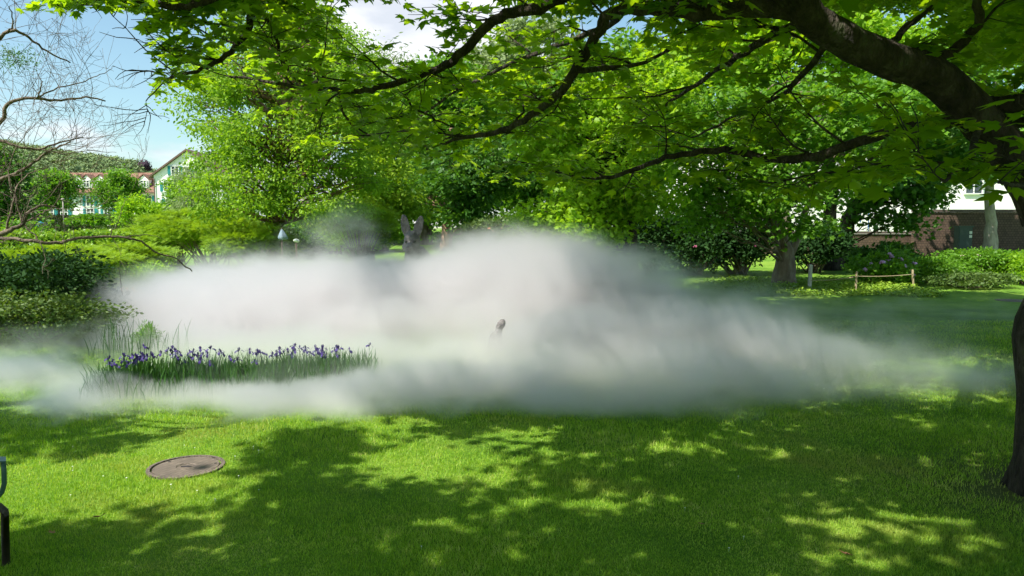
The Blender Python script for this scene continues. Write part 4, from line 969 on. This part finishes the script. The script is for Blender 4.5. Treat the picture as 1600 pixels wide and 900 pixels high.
pos = np.stack([tx, ty, zt+1.2], -1)[idx]+d*tr0[idx][:, None]*rg.uniform(.75, 1.05, (len(idx), 1))*[1, 1, 1.15]
M['woods'] = leafmat('distant woodland leaf', (.08, .14, .06), (.24, .32, .13), .15, .9, nscale=.012)
tag(link('woods', leaf_mesh('woods', 'diamond', pos, norm(d+rg.normal(0, .3, d.shape)), rand_dirs(len(d), 0, rg), rg.uniform(1.6, 3.0, len(d))), M['woods']), 'woodland covering the low hill behind the houses', 'woods', kind='stuff')
for i, (px, py, lb) in enumerate([(12, 226, 'small red-roofed house high on the wooded hill'), (40, 236, 'tiny house lower on the hillside among the trees')]):
    Yq = 690; p = P(px, py, Yq); r = tag(empty('hill_house', (p[0], Yq-30, p[2]-10)), lb, 'house')
    MB().box((0, 0, 5), (16, 9, 10)).build('wall', M['plaster'], r)
    rb = MB(); rb.add([(-9, -5.5, 10.02), (9, -5.5, 10.02), (9, 0, 14), (-9, 0, 14), (-9, 5.5, 10.02), (9, 5.5, 10.02)], [np.array([[0, 1, 2, 3], [3, 2, 5, 4]]), np.array([[0, 3, 4], [1, 5, 2]])]); rb.build('roof', M['rooftile'], r)
rg = np.random.default_rng(18)
p = P(226, 260, 640); n = 500; d = norm(rg.normal(size=(n, 3))); r = tag(empty('copper_beech', (p[0], 640, p[2]-9)), 'dark purple-leaved tree on the crest of the hill', 'tree')
link('crown', leaf_mesh('crown', 'diamond', d*[6, 5, 6]*rg.uniform(.6, 1.05, (n, 1))+[0, 0, 9], d, rand_dirs(n, 0, rg), np.full(n, 2.0)), leafmat('purple leaf', (.035, .02, .035), (.08, .04, .07), .1, .8), r)
MB().tube([(0, 0, -3), (0, 0, 9)], [.6, .4], 8).build('trunk', M['bark_dark'], r)

# ------------------------------------------------------------------ irises
M['purple'] = surf('purple iris petal', [(.3, (.022, .010, .09)), (.7, (.055, .028, .20))], 20, .6, .1)
M['yellow'] = surf('yellow iris petal', [(.3, (.75, .42, .02)), (.7, (.85, .55, .05))], 20, .6, .1)
def blade_leaves(n, spread, h, rg, w=.011):
    V = []; F4 = []; F3 = []
    for _ in range(n):
        a_ = rg.random()*6.28; b = np.array([rg.normal(0, spread), rg.normal(0, spread), -.01]); ln = rg.uniform(.05, .38)*h; la = rg.random()*6.28; hh = h*rg.uniform(.6, 1.1)
        wv = np.array([math.cos(a_), math.sin(a_), 0])*w*rg.uniform(.7, 1.2); lv = np.array([math.cos(la), math.sin(la), 0])*ln
        k_ = len(V)
        for t, ww in ((0, 1), (.35, 1), (.7, .75)):
            c_ = b+lv*t**2+np.array([0, 0, hh*t*(1-.12*t*ln/h*2)]); V += [c_-wv*ww, c_+wv*ww]
        V.append(b+lv+np.array([0, 0, hh*.96]))
        F4 += [[k_, k_+1, k_+3, k_+2], [k_+2, k_+3, k_+5, k_+4]]; F3 += [[k_+4, k_+5, k_+6]]
    return np.array(V), [np.array(F4), np.array(F3)]
def flower_bm(rg, s=.045):
    mb = MB()
    for k_ in range(3):
        a_ = k_*2.094+rg.random()*.4; d = np.array([math.cos(a_), math.sin(a_), 0]); w_ = np.array([-d[1], d[0], 0])
        V = [d*.004, d*s*.55+w_*s*.22+[0, 0, s*.30], d*s*.55-w_*s*.22+[0, 0, s*.30], d*s*1.15+w_*s*.36+[0, 0, 0], d*s*1.15-w_*s*.36+[0, 0, 0], d*s*1.35+[0, 0, -s*.5]]
        mb.add(V, [np.array([[1, 3, 4, 2]]), np.array([[0, 1, 2], [3, 5, 4]])])
        d2 = np.array([math.cos(a_+1.05), math.sin(a_+1.05), 0]); w2 = np.array([-d2[1], d2[0], 0])
        V = [d2*.003, d2*s*.32+w2*s*.22+[0, 0, s*.7], d2*s*.32-w2*s*.22+[0, 0, s*.7], d2*s*.18+[0, 0, s*1.2]]
        mb.add(V, np.array([[0, 1, 2], [1, 3, 2]]))
    return mb
rg = np.random.default_rng(8)
protos = []
for v in range(6):
    V, F = blade_leaves(9, .045, .36, rg); mb = MB(); mb.add(V, F); hs = rg.uniform(.30, .48); lx, ly = rg.normal(0, .035, 2)
    mb.tube([(0, 0, 0), (lx*.4, ly*.4, hs*.5), (lx, ly, hs)], .0035, 4)
    fl = mesh_np('flower', *[(lambda m_: (np.concatenate(m_.V), [np.concatenate(m_.Q), np.concatenate(m_.T)]))(flower_bm(rg))][0]); fl.materials.append(M['purple'])
    lm = mesh_np('iris_leaves', np.concatenate(mb.V), [np.concatenate(mb.Q), np.concatenate(mb.T)]); lm.materials.append(M['reed'])
    protos.append((lm, fl, (lx, ly, hs)))
def iris(x, y, z, v, s, rz, label, group, mat=None, name='iris_plant'):
    lm, fl, top = protos[v]; o = bpy.data.objects.new(name, lm); COL.objects.link(o); o.location = (x, y, z); o.scale = (s, s, s); o.rotation_euler.z = rz
    tag(o, label, 'iris', group)
    f = bpy.data.objects.new('flower', fl); COL.objects.link(f); f.parent = o; f.location = top; f.rotation_euler = (random.uniform(-.3, .3), random.uniform(-.3, .3), random.random()*6)
    if mat: f.material_slots[0].link = 'OBJECT'; f.material_slots[0].material = mat
def bed_y(x): return 8.35+.16*(x+4.6)+.02*(x+4.6)**2     # centre line of the bed
for i in range(84):
    x = -4.55+2.5*rg.random()**1.05 if i > 12 else rg.uniform(-4.6, -4.2); y = bed_y(x)+rg.uniform(-.32, .45)
    if i > 81: x = rg.uniform(-2.0, -1.6); y = bed_y(x)+rg.uniform(-.3, .4)
    iris(x, y, float(gh(x, y)), int(rg.integers(0, 6)), rg.uniform(.88, 1.12), rg.random()*6, 'purple iris flowering in the long leafy bed at the front of the fog', 'purple irises in the bed')
for i in range(15):
    px = 138+i*7.2+rg.normal(0, 2); Y = 16.6-i*.02; p = P(px, 500, Y); x, y = p[0]+.0, Y+rg.uniform(-.3, .3)
    iris(x, y, -.12 if False else float(gh(x, y)), int(rg.integers(0, 6)), rg.uniform(1.15, 1.5), rg.random()*6, 'yellow iris at the water edge below the light green bush', 'yellow irises by the pond', M['yellow'], 'yellow_iris')
V, F = [], []
mb = MB()
for i in range(900):
    x = -4.65+2.9*rg.random()**1.1; y = bed_y(x)+np.clip(rg.normal(0, .28), -.5, .55); v, f = blade_leaves(5, .06, .36*rg.uniform(.55, 1.15), rg, .008); v[:, 0] += x; v[:, 1] += y; v[:, 2] += float(gh(x, y)); mb.add(v, f)
for i in range(200):
    x = rg.uniform(-9.8, -8.0); y = 16.5+rg.uniform(-.4, .5); v, f = blade_leaves(5, .05, .55*rg.uniform(.7, 1.1), rg); v[:, 0] += x; v[:, 1] += y; v[:, 2] += float(gh(x, y)); mb.add(v, f)
for i in range(45):
    x = rg.uniform(-6.2, -4.9); y = 10.9+rg.uniform(-.4, .9); v, f = blade_leaves(4, .06, .6*rg.uniform(.6, 1.1), rg, .006); v[:, 0] += x; v[:, 1] += y; v[:, 2] += float(gh(x, y)); mb.add(v, f)
tag(mb.build('iris_foliage', M['reed']), 'dense upright sword-shaped leaves of the iris bed', 'iris leaves', kind='stuff')

# ------------------------------------------------------------------ statues
M['bronze'] = surf('dark grey bronze', [(.3, (.09, .08, .082)), (.6, (.16, .145, .148)), (.8, (.25, .23, .235))], 5, .75, .8, bscale=14)
M['bronze_dark'] = surf('darker bronze', [(.3, (.02, .018, .02)), (.7, (.05, .045, .05))], 5, .8, .3)
def remesh(o, vs):
    m_ = o.modifiers.new('merge', 'REMESH'); m_.mode = 'VOXEL'; m_.voxel_size = vs; m_.use_smooth_shade = True
    s_ = o.modifiers.new('soft', 'SMOOTH'); s_.factor = .6; s_.iterations = 3
Ys = 18.5; c = P(645, 400, Ys); gz = float(gh(c[0], Ys)); k_ = Ys/F_PX
r = tag(empty('hare_statue', (c[0], Ys, gz)), 'large dark grey hare statue whose ears and head rise out of the fog', 'statue')
def S(px, py, dy=0.): p = P(px, py, Ys+dy); return np.array([p[0]-c[0], dy, p[2]-gz])
b = MB()
hd = S(644, 380)
b.ball(hd+[0, 0, .05], (.205, .26, .26), rotxyz(R(12), 0, R(-10)))               # skull
b.ball(hd+[-.03, -.24, -.12], (.115, .22, .145), rotxyz(R(18), 0, R(-10)))        # muzzle
b.ball(hd+[-.12, -.13, .09], (.075, .08, .05)); b.ball(hd+[.07, -.16, .09], (.075, .08, .05))  # brows
b.ball(hd+[-.13, -.13, -.09], (.11, .12, .12)); b.ball(hd+[.10, -.14, -.09], (.11, .12, .12))  # cheeks
def ear(base, tip, w, lean):
    n = 9; t = np.linspace(0, 1, n); ctr = base+(tip-base)*t[:, None]; wid = w*np.array([.55, .78, .95, 1.03, 1.02, .95, .82, .62, .30])
    d = norm(tip-base); side = norm(np.cross(d, [0, 1, 0])); fw = norm(np.cross(side, d)); V = []
    for i in range(n):      # a cupped leaf of real thickness, hollow to the front
        for a_ in np.linspace(-1, 1, 7): V.append(ctr[i]+side*wid[i]*a_+fw*(-.055*(1-a_*a_)+.0)*1.0*min(1, wid[i]/w*1.2)*lean)
    for i in range(n):
        for a_ in np.linspace(-1, 1, 7): V.append(ctr[i]+side*wid[i]*a_*.98+fw*(-.055*(1-a_*a_)*lean*min(1, wid[i]/w*1.2)+(.035+.035*(1-a_*a_))*lean))
    F = []; m_ = n*7
    for i in range(n-1):
        for j in range(6): q_ = i*7+j; F += [[q_, q_+1, q_+8, q_+7], [m_+q_+7, m_+q_+8, m_+q_+1, m_+q_]]
    for i in range(n-1):
        q_ = i*7; F += [[q_, q_+7, m_+q_+7, m_+q_]]; q_ = i*7+6; F += [[q_+7, q_, m_+q_, m_+q_+7]]
    for j in range(6): F += [[j+1, j, m_+j, m_+j+1], [(n-1)*7+j, (n-1)*7+j+1, m_+(n-1)*7+j+1, m_+(n-1)*7+j]]
    b.add(V, np.array(F))
    return ctr, side, fw
earL = ear(S(637, 370), S(630, 335), .115, -1); earR = ear(S(650, 370), S(659, 337), .115, -1)
b.tube([hd+[.02, .10, -.15], S(652, 405, .15), S(660, 425, .2)], [.24, .36, .48], 12)   # neck
b.ball(S(664, 440, .25), (.48, .45, .55), rotxyz(0, R(20), 0))                          # chest and shoulders
b.ball(S(676, 468, .35), (.62, .6, .62))                                                # haunch
b.tube([S(650, 430, 0), S(645, 455, -.15), S(643, 478, -.2), [-.1, -.28, .06]], [.17, .13, .09, .08], 10)
b.tube([S(672, 430, .0), S(676, 455, -.15), S(676, 478, -.2), [.45, -.28, .06]], [.17, .13, .09, .08], 10)
b.ball((-.12, -.36, .06), (.09, .18, .06)); b.ball((.46, -.36, .06), (.09, .18, .06)); b.ball((.2, -.1, .12), (.55, .35, .14))
b.ball((.55, .95, .35), (.15, .15, .15))
bo = b.build('body', M['bronze'], r, smooth=True); remesh(bo, .022)
for s_, dx in ((-1, -.115), (1, .075)):
    e_ = MB(); e_.ball(hd+[dx, -.225, .035], (.042, .03, .034)); e_.build('eye', M['bronze_dark'], r, smooth=True)
e_ = MB(); e_.ball(hd+[-.05, -.45, -.09], (.04, .03, .028)); e_.build('nose', M['bronze_dark'], r, smooth=True)
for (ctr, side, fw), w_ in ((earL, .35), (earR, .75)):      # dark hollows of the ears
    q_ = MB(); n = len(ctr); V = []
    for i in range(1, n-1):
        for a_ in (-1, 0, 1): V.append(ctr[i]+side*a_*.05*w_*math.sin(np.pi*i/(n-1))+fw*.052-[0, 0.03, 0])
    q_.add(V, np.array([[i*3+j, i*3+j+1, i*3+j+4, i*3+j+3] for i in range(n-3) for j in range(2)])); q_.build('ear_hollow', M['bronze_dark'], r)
# small statue
Y2 = 10.35; c = P(777, 520, Y2); gz = float(gh(c[0], Y2)); r = tag(empty('small_statue', (c[0], Y2, gz)), 'small dark statue of a crouching animal looking up, almost swallowed by the fog', 'statue')
def S2(px, py, dy=0.): p = P(px, py, Y2+dy); return np.array([p[0]-c[0], dy, p[2]-gz])
b = MB(); b.ball(S2(783, 507), (.058, .07, .085), rotxyz(0, R(28), 0)); b.ball(S2(785, 505, -.04), (.045, .05, .05))
b.tube([S2(781, 513), S2(778, 520), S2(775, 528)], [.045, .06, .09], 10); b.ball(S2(775, 528), (.10, .10, .10)); b.ball(S2(774, 543), (.12, .15, .14)); b.ball(S2(772, 556), (.16, .2, .08))
b.tube([S2(782, 528, -.06), S2(784, 545, -.1), S2(785, 560, -.12)], [.035, .03, .03], 8); b.tube([S2(768, 530, -.06), S2(767, 545, -.1), S2(767, 560, -.12)], [.035, .03, .03], 8)
b.ball(S2(780, 511, .02), (.05, .055, .05))
bo = b.build('body', M['bronze'], r, smooth=True); remesh(bo, .010)

# ------------------------------------------------------------------ posts, rope, drain covers
M['wood'] = surf('pale stake wood', [(.3, (.36, .27, .15)), (.7, (.52, .42, .27))], 12, .85, .3, stretch=(1, 1, .2))
M['greywood'] = surf('weathered white post', [(.3, (.42, .41, .38)), (.7, (.62, .61, .58))], 12, .85, .3, stretch=(1, 1, .2))
tops = []
for px0_, py0_, px1_, py1_, w_, mt_, lb in ((1264, 455, 1267, 414, .085, 'greywood', 'thick weathered white post beside the stout trunk'), (1336, 457, 1339, 425, .042, 'wood', 'thin wooden stake in front of the pink rhododendron'), (1428, 449, 1426, 422, .042, 'wood', 'thin wooden stake at the far end of the rope')):
    g0 = G(px0_, py0_) if py0_ > 450 else G(px0_, py0_+4); Yp = g0[1]; t0 = P(px1_, py1_, Yp); mb = MB(); v = t0-g0
    mb.box((0, 0, v[2]/2-.1), (w_, w_, v[2]+.2), None); V = mb.V[0]; V[:, 0] += v[0]*np.clip(V[:, 2], 0, None)/v[2]
    mb.box((v[0], 0, v[2]+.008), (w_*.8, w_*.8, .016))
    tag(mb.build('wooden_stake', M[mt_], None, loc=[float(t) for t in g0]), lb, 'post'); tops.append(g0+v*.80 if mt_ == 'wood' else g0+v*.42)
rp = np.concatenate([[a_+(b_-a_)*t+np.array([0, -.045, -.12*sag*4*t*(1-t)]) for t in np.linspace(0, 1, 12)] for a_, b_, sag in ((tops[0], tops[1], .35), (tops[1], tops[2], .25))])
tag(MB().tube(rp-rp[0], .011, 6).build('rope', M['wood'], None, smooth=True, loc=[float(t) for t in rp[0]]), 'thin pale rope strung between the post and two stakes', 'rope')

def cover(c, R0, label, name, rough=True):
    m = mat_new('cast cover '+name); T = NT(m); g = T.n('ShaderNodeTexCoord')
    ck = T.n('ShaderNodeTexBrick', {'Vector': T.n('ShaderNodeMapping', {0: g.outputs['Object'], 'Rotation': (0, 0, .5)}).outputs[0], 'Color1': (.13, .108, .09, 1), 'Color2': (.17, .142, .12, 1), 'Mortar': (.035, .028, .024, 1), 'Scale': 14, 'Mortar Size': .035, 'Brick Width': .4, 'Row Height': .4})
    nz_ = T.n('ShaderNodeTexNoise', {'Vector': g.outputs['Object'], 'Scale': 6, 'Detail': 7})
    mx = T.n('ShaderNodeMix', {0: .8, 6: ck.outputs[0], 7: ramp(T, nz_.outputs[0], [(.3, (.7, .66, .62)), (.7, (1.35, 1.25, 1.15))])}, data_type='RGBA', blend_type='MULTIPLY')
    bp = T.n('ShaderNodeBump', {'Height': ck.outputs['Fac'], 'Strength': -1.0, 'Distance': .02}); 
    T.n('ShaderNodeOutputMaterial', {0: T.n('ShaderNodeBsdfPrincipled', {'Base Color': mx.outputs[2], 'Roughness': .75, 'Normal': bp.outputs[0]}).outputs[0]})
    r = tag(empty('manhole_cover', (c[0], c[1], float(gh(c[0], c[1])))), label, 'manhole cover')
    def disc(radii, name_, mat_, extra=None):
        mb = MB(); n = 64; a_ = np.linspace(0, 2*np.pi, n, endpoint=False); V = []; F = []
        for q_, (rr_, z_) in enumerate(radii): V += [(rr_*math.cos(t), rr_*math.sin(t), z_) for t in a_]
        for q_ in range(len(radii)-1): F += [[q_*n+i, q_*n+(i+1) % n, (q_+1)*n+(i+1) % n, (q_+1)*n+i] for i in range(n)]
        mb.add(V, np.array(F)[:, ::-1] if radii[0][0] > radii[-1][0] else np.array(F)); 
        for e_ in (extra or []): mb.box(*e_)
        return mb.build(name_, mat_, r)
    disc([(R0, -.05), (R0, .016), (R0-.028, .018), (R0-.030, .006)], 'rim', m)
    disc([(R0-.040, .002), (R0-.043, .013), (.075, .015), (.07, .009), (.001, .009)], 'lid', m)
    h_ = MB(); h_.box((0, .0, .012), (.075, .016, .005)); h_.build('handle_slot', M['bronze_dark'], r)
    for a_ in (2.6, .35):
        h_ = MB(); h_.tube([((R0-.07)*math.cos(a_), (R0-.07)*math.sin(a_), .0135), ((R0-.07)*math.cos(a_), (R0-.07)*math.sin(a_), .0165)], .011, 10); h_.build('lifting_hole', M['bronze_dark'], r)
    return r
cover(MAN, MAN_R, 'round brown cast manhole cover set in the sunlit lawn', 'near')
c = G(1584, 470); cover(c, .42, 'pale round drain cover on the far shaded lawn behind the maple trunk', 'far')

# daisies and dead leaves
fm = surf('daisy petal', [(.3, (.75, .75, .72)), (.7, (.82, .82, .8))], 5); cm_ = M['yellow']
rg = np.random.default_rng(10); dm = None
for i in range(24):
    px, py = (rg.uniform(60, 420), rg.uniform(690, 790)) if i < 19 else (rg.uniform(420, 1300), rg.uniform(680, 890))
    p = G(px, py)
    if math.hypot(p[0]-MAN[0], p[1]-MAN[1]) < .34: continue
    if dm is None:
        mb = MB(); mb.tube([(0, 0, 0), (.002, 0, .045)], .001, 4); n = 11
        for k_ in range(n):
            a_ = k_*2*np.pi/n; d = np.array([math.cos(a_), math.sin(a_), 0]); w_ = np.array([-d[1], d[0], 0])*.0022; mb.add([d*.003-w_+[0, 0, .046], d*.003+w_+[0, 0, .046], d*.011+w_+[0, 0, .048], d*.011-w_+[0, 0, .048]], np.array([[0, 1, 2, 3]]))
        mb.ball((0, 0, .047), (.0035, .0035, .002), nu=6, nv=4); o = mb.build('daisy', fm); dm = o
    else: o = dm.copy(); COL.objects.link(o)
    o.location = [float(t) for t in p]; s_ = rg.uniform(.8, 1.3); o.location.z += .012; o.scale = (s_*.5,)*3
    tag(o, 'small white daisy flowering in the mown lawn', 'daisy', 'daisies in the lawn')
dl = surf('dead leaf', [(.3, (.30, .13, .05)), (.7, (.45, .26, .12))], 20, .8)
for px, py, lb, s_ in ((158, 818, 'curled tan dead leaf lying near the front of the lawn, left of all others', .085), (83, 845, 'small reddish dead leaf close to the green bench', .04), (1100, 831, 'single orange-brown dead leaf on the shaded lawn', .05), (1327, 880, 'reddish-brown dead leaf in the bright patch beside the maple', .07)):
    p = G(px, py); V, F = leaf_template('maple'); V = V.copy(); V[:, 2] = .25*np.abs(V[:, 0])**1.2+.3*(V[:, 1]-.4)**2; lb = lb.replace(', left of all others', ', in the sunny half')
    V = V*s_*[1, 1, 1.2]; V = V @ rotxyz(.3, .2, rg.random()*6).T+[0, 0, .045]
    tag(link('dead_leaf', mesh_np('dead_leaf', V, [F]), dl, loc=[float(t) for t in p]), lb, 'dead leaf')

# ------------------------------------------------------------------ bench whose end shows at the edge
M['gpaint'] = surf('green bench enamel', [(.3, (.05, .11, .08)), (.7, (.075, .15, .11))], 4, .35, .05)
M['rust'] = surf('dark brown tube', [(.3, (.045, .035, .03)), (.7, (.09, .065, .05))], 10, .55, .3)
Yb = 3.95; xb = P(8, 800, Yb)[0]
r = tag(empty('park_bench', (xb, Yb, 0)), 'green metal bench end with dark tubular legs at the edge of the lawn', 'bench')
def Z(py, px=8): return P(px, py, Yb)[2]
za = Z(722); zs = Z(790)
b = MB(); V = [(-.52, -.05, za), (.035, -.02, za+.004), (-.02, .06, za+.004), (-.52, .10, za)]; V += [(v[0], v[1], v[2]+.008) for v in V]
b.add(V, np.array([[3, 2, 1, 0], [4, 5, 6, 7], [0, 1, 5, 4], [1, 2, 6, 5], [2, 3, 7, 6], [3, 0, 4, 7]])); b.build('armrest', M['gpaint'], r)
q = np.array([(.004, 0, za-.002), (.006, 0, za-.05), (.004, 0, za-.12), (-.012, 0, za-.17), (-.045, 0, za-.205), (-.10, 0, za-.225), (-.2, 0, za-.23)])
MB().tube(q, .013, 12).build('arm_support', M['gpaint'], r, smooth=True)
for xx in (0, -1.5):
    q = np.array([(-.30, 0, zs), (-.08, 0, zs), (-.03, 0, zs-.005), (-.004, 0, zs-.03), (0, 0, zs-.07), (-.002, 0, .3), (-.012, 0, -.05)])+[xx if xx == 0 else xx+.0, 0, 0]
    MB().tube(q, .020, 12).build('leg', M['rust'], r, smooth=True)
    q = q+[0, -.42, 0]; MB().tube(q, .020, 12).build('leg', M['rust'], r, smooth=True)
for k_ in range(4):
    MB().box((-.98, -.36+k_*.115, zs+.045), (1.5, .09, .03)).build('seat_slat', M['gpaint'], r)
for k_ in range(3):
    MB().box((-.98, -.50-k_*.02, zs+.2+k_*.14), (1.5, .025, .10)).build('back_slat', M['gpaint'], r)
for xx in (-.32, -1.6):
    MB().tube([(xx, -.42, zs), (xx, -.47, zs+.1), (xx, -.53, zs+.6)], .016, 8).build('back_post', M['rust'], r, smooth=True)

# ------------------------------------------------------------------ fog
FOG = [  # centre, radii, density
 ((-3.4, 14.2, .24), (5.4, 3.2, 1.32), 1.9), ((.5, 14.0, .45), (3.6, 3.4, 1.65), 1.7), ((.2, 16.6, .7), (3.2, 2.4, 1.5), .9), ((-5.6, 16.0, .4), (3.4, 2.4, 1.3), .8),
 ((-1.4, 11.6, .0), (3.0, 1.6, .95), 1.0), ((2.2, 10.6, .0), (3.4, 2.4, 1.05), 1.6), ((-.2, 9.0, -.05), (2.2, 1.7, .7), .85), ((.6, 10.0, .2), (1.8, 1.2, .8), .4),
 ((-5.6, 11.2, -.05), (3.0, 1.9, .65), .8), ((-3.9, 7.75, -.05), (2.3, .85, .38), 1.5), ((-2.2, 7.75, -.05), (2.4, .85, .38), 1.8), ((-.4, 7.8, -.05), (2.4, .95, .5), 2.4), ((-3.2, 8.3, -.05), (2.6, .7, .3), 1.6),
 ((1.6, 8.3, .0), (3.0, 1.5, .65), 1.5), ((4.2, 9.2, .0), (3.2, 1.9, .68), .8), ((4.4, 12.0, .1), (3.4, 2.8, .85), .30), ((8.0, 15.0, .0), (4.0, 3.0, .7), .10),
 ((-3.1, 13.6, 1.55), (1.2, 1.5, .95), .30), ((3.6, 15.0, .3), (3.0, 2.6, .9), .28), ((-7.2, 9.8, -.05), (2.3, 1.2, .45), .35), ((-3.4, 10.4, .0), (2.8, 1.3, .65), 1.0), ((-3.6, 9.2, .0), (2.8, .8, .42), .6), ((-1.1, 9.7, .0), (2.0, 1.3, .62), 1.3), ((-3.3, 7.7, -.03), (2.3, .95, .36), 2.6), ((-6.2, 8.8, -.05), (2.3, 1.1, .42), .55), ((-5.8, 8.6, -.05), (3.4, 1.4, .42), .9), ((-3.0, 8.6, .05), (2.6, .9, .55), .35)]
lo = np.array([-9.8, 6.6, -.55]); hi = np.array([14.2, 21.4, 2.75])
fc = (lo+hi)/2
fb = MB(); fb.box((0, 0, 0), hi-lo); m = mat_new('fog'); T = NT(m)
g = T.n('ShaderNodeNewGeometry'); pos_ = g.outputs['Position']
n1 = T.n('ShaderNodeTexNoise', {'Vector': pos_, 'Scale': .62, 'Detail': 5.0, 'Roughness': .66})
sb = T.n('ShaderNodeVectorMath', {0: n1.outputs['Color'], 1: (.5, .5, .5)}, operation='SUBTRACT')
sc_ = T.n('ShaderNodeVectorMath', {0: sb.outputs[0], 1: (2.8, 2.4, 1.0)}, operation='MULTIPLY')
wp = T.n('ShaderNodeVectorMath', {0: pos_, 1: sc_.outputs[0]}, operation='ADD')
acc = None
for c_, r_, dn in FOG:
    s1 = T.n('ShaderNodeVectorMath', {0: wp.outputs[0], 1: c_}, operation='SUBTRACT')
    s2 = T.n('ShaderNodeVectorMath', {0: s1.outputs[0], 1: [1/t for t in r_]}, operation='MULTIPLY')
    ln = T.n('ShaderNodeVectorMath', {0: s2.outputs[0]}, operation='LENGTH')
    mr = T.n('ShaderNodeMapRange', {0: ln.outputs['Value'], 1: 1.0, 2: .42, 3: 0, 4: dn}, interpolation_type='SMOOTHSTEP')
    acc = mr.outputs[0] if acc is None else T.n('ShaderNodeMath', {0: acc, 1: mr.outputs[0]}, operation='ADD').outputs[0]
n2 = T.n('ShaderNodeTexNoise', {'Vector': T.n('ShaderNodeMapping', {0: pos_, 'Scale': (.8, .8, 1.4)}).outputs[0], 'Scale': 1.9, 'Detail': 4.0, 'Roughness': .66})
cl_ = T.n('ShaderNodeMath', {0: acc, 1: 1.5}, operation='MINIMUM')
ed = T.n('ShaderNodeMath', {0: cl_.outputs[0], 1: .13, 2: n2.outputs[0]}, operation='MULTIPLY_ADD')
mr = T.n('ShaderNodeMapRange', {0: ed.outputs[0], 1: .45, 2: .66, 3: .05, 4: 1.9})
dn = T.n('ShaderNodeMath', {0: acc, 1: mr.outputs[0]}, operation='MULTIPLY')
pv = T.n('ShaderNodeVolumePrincipled', {'Color': (.982, .965, .978, 1), 'Density': dn.outputs[0], 'Anisotropy': .6})
T.n('ShaderNodeOutputMaterial', {'Volume': pv.outputs[0]})
m.cycles.volume_step_rate = .5
m.cycles.volume_sampling = 'MULTIPLE_IMPORTANCE' if hasattr(m.cycles, 'volume_sampling') else 'DISTANCE'
fo = fb.build('fog', m, None, loc=[float(t) for t in fc])
tag(fo, 'bank of white artificial fog drifting low over the pond and lawn', 'fog', kind='stuff')
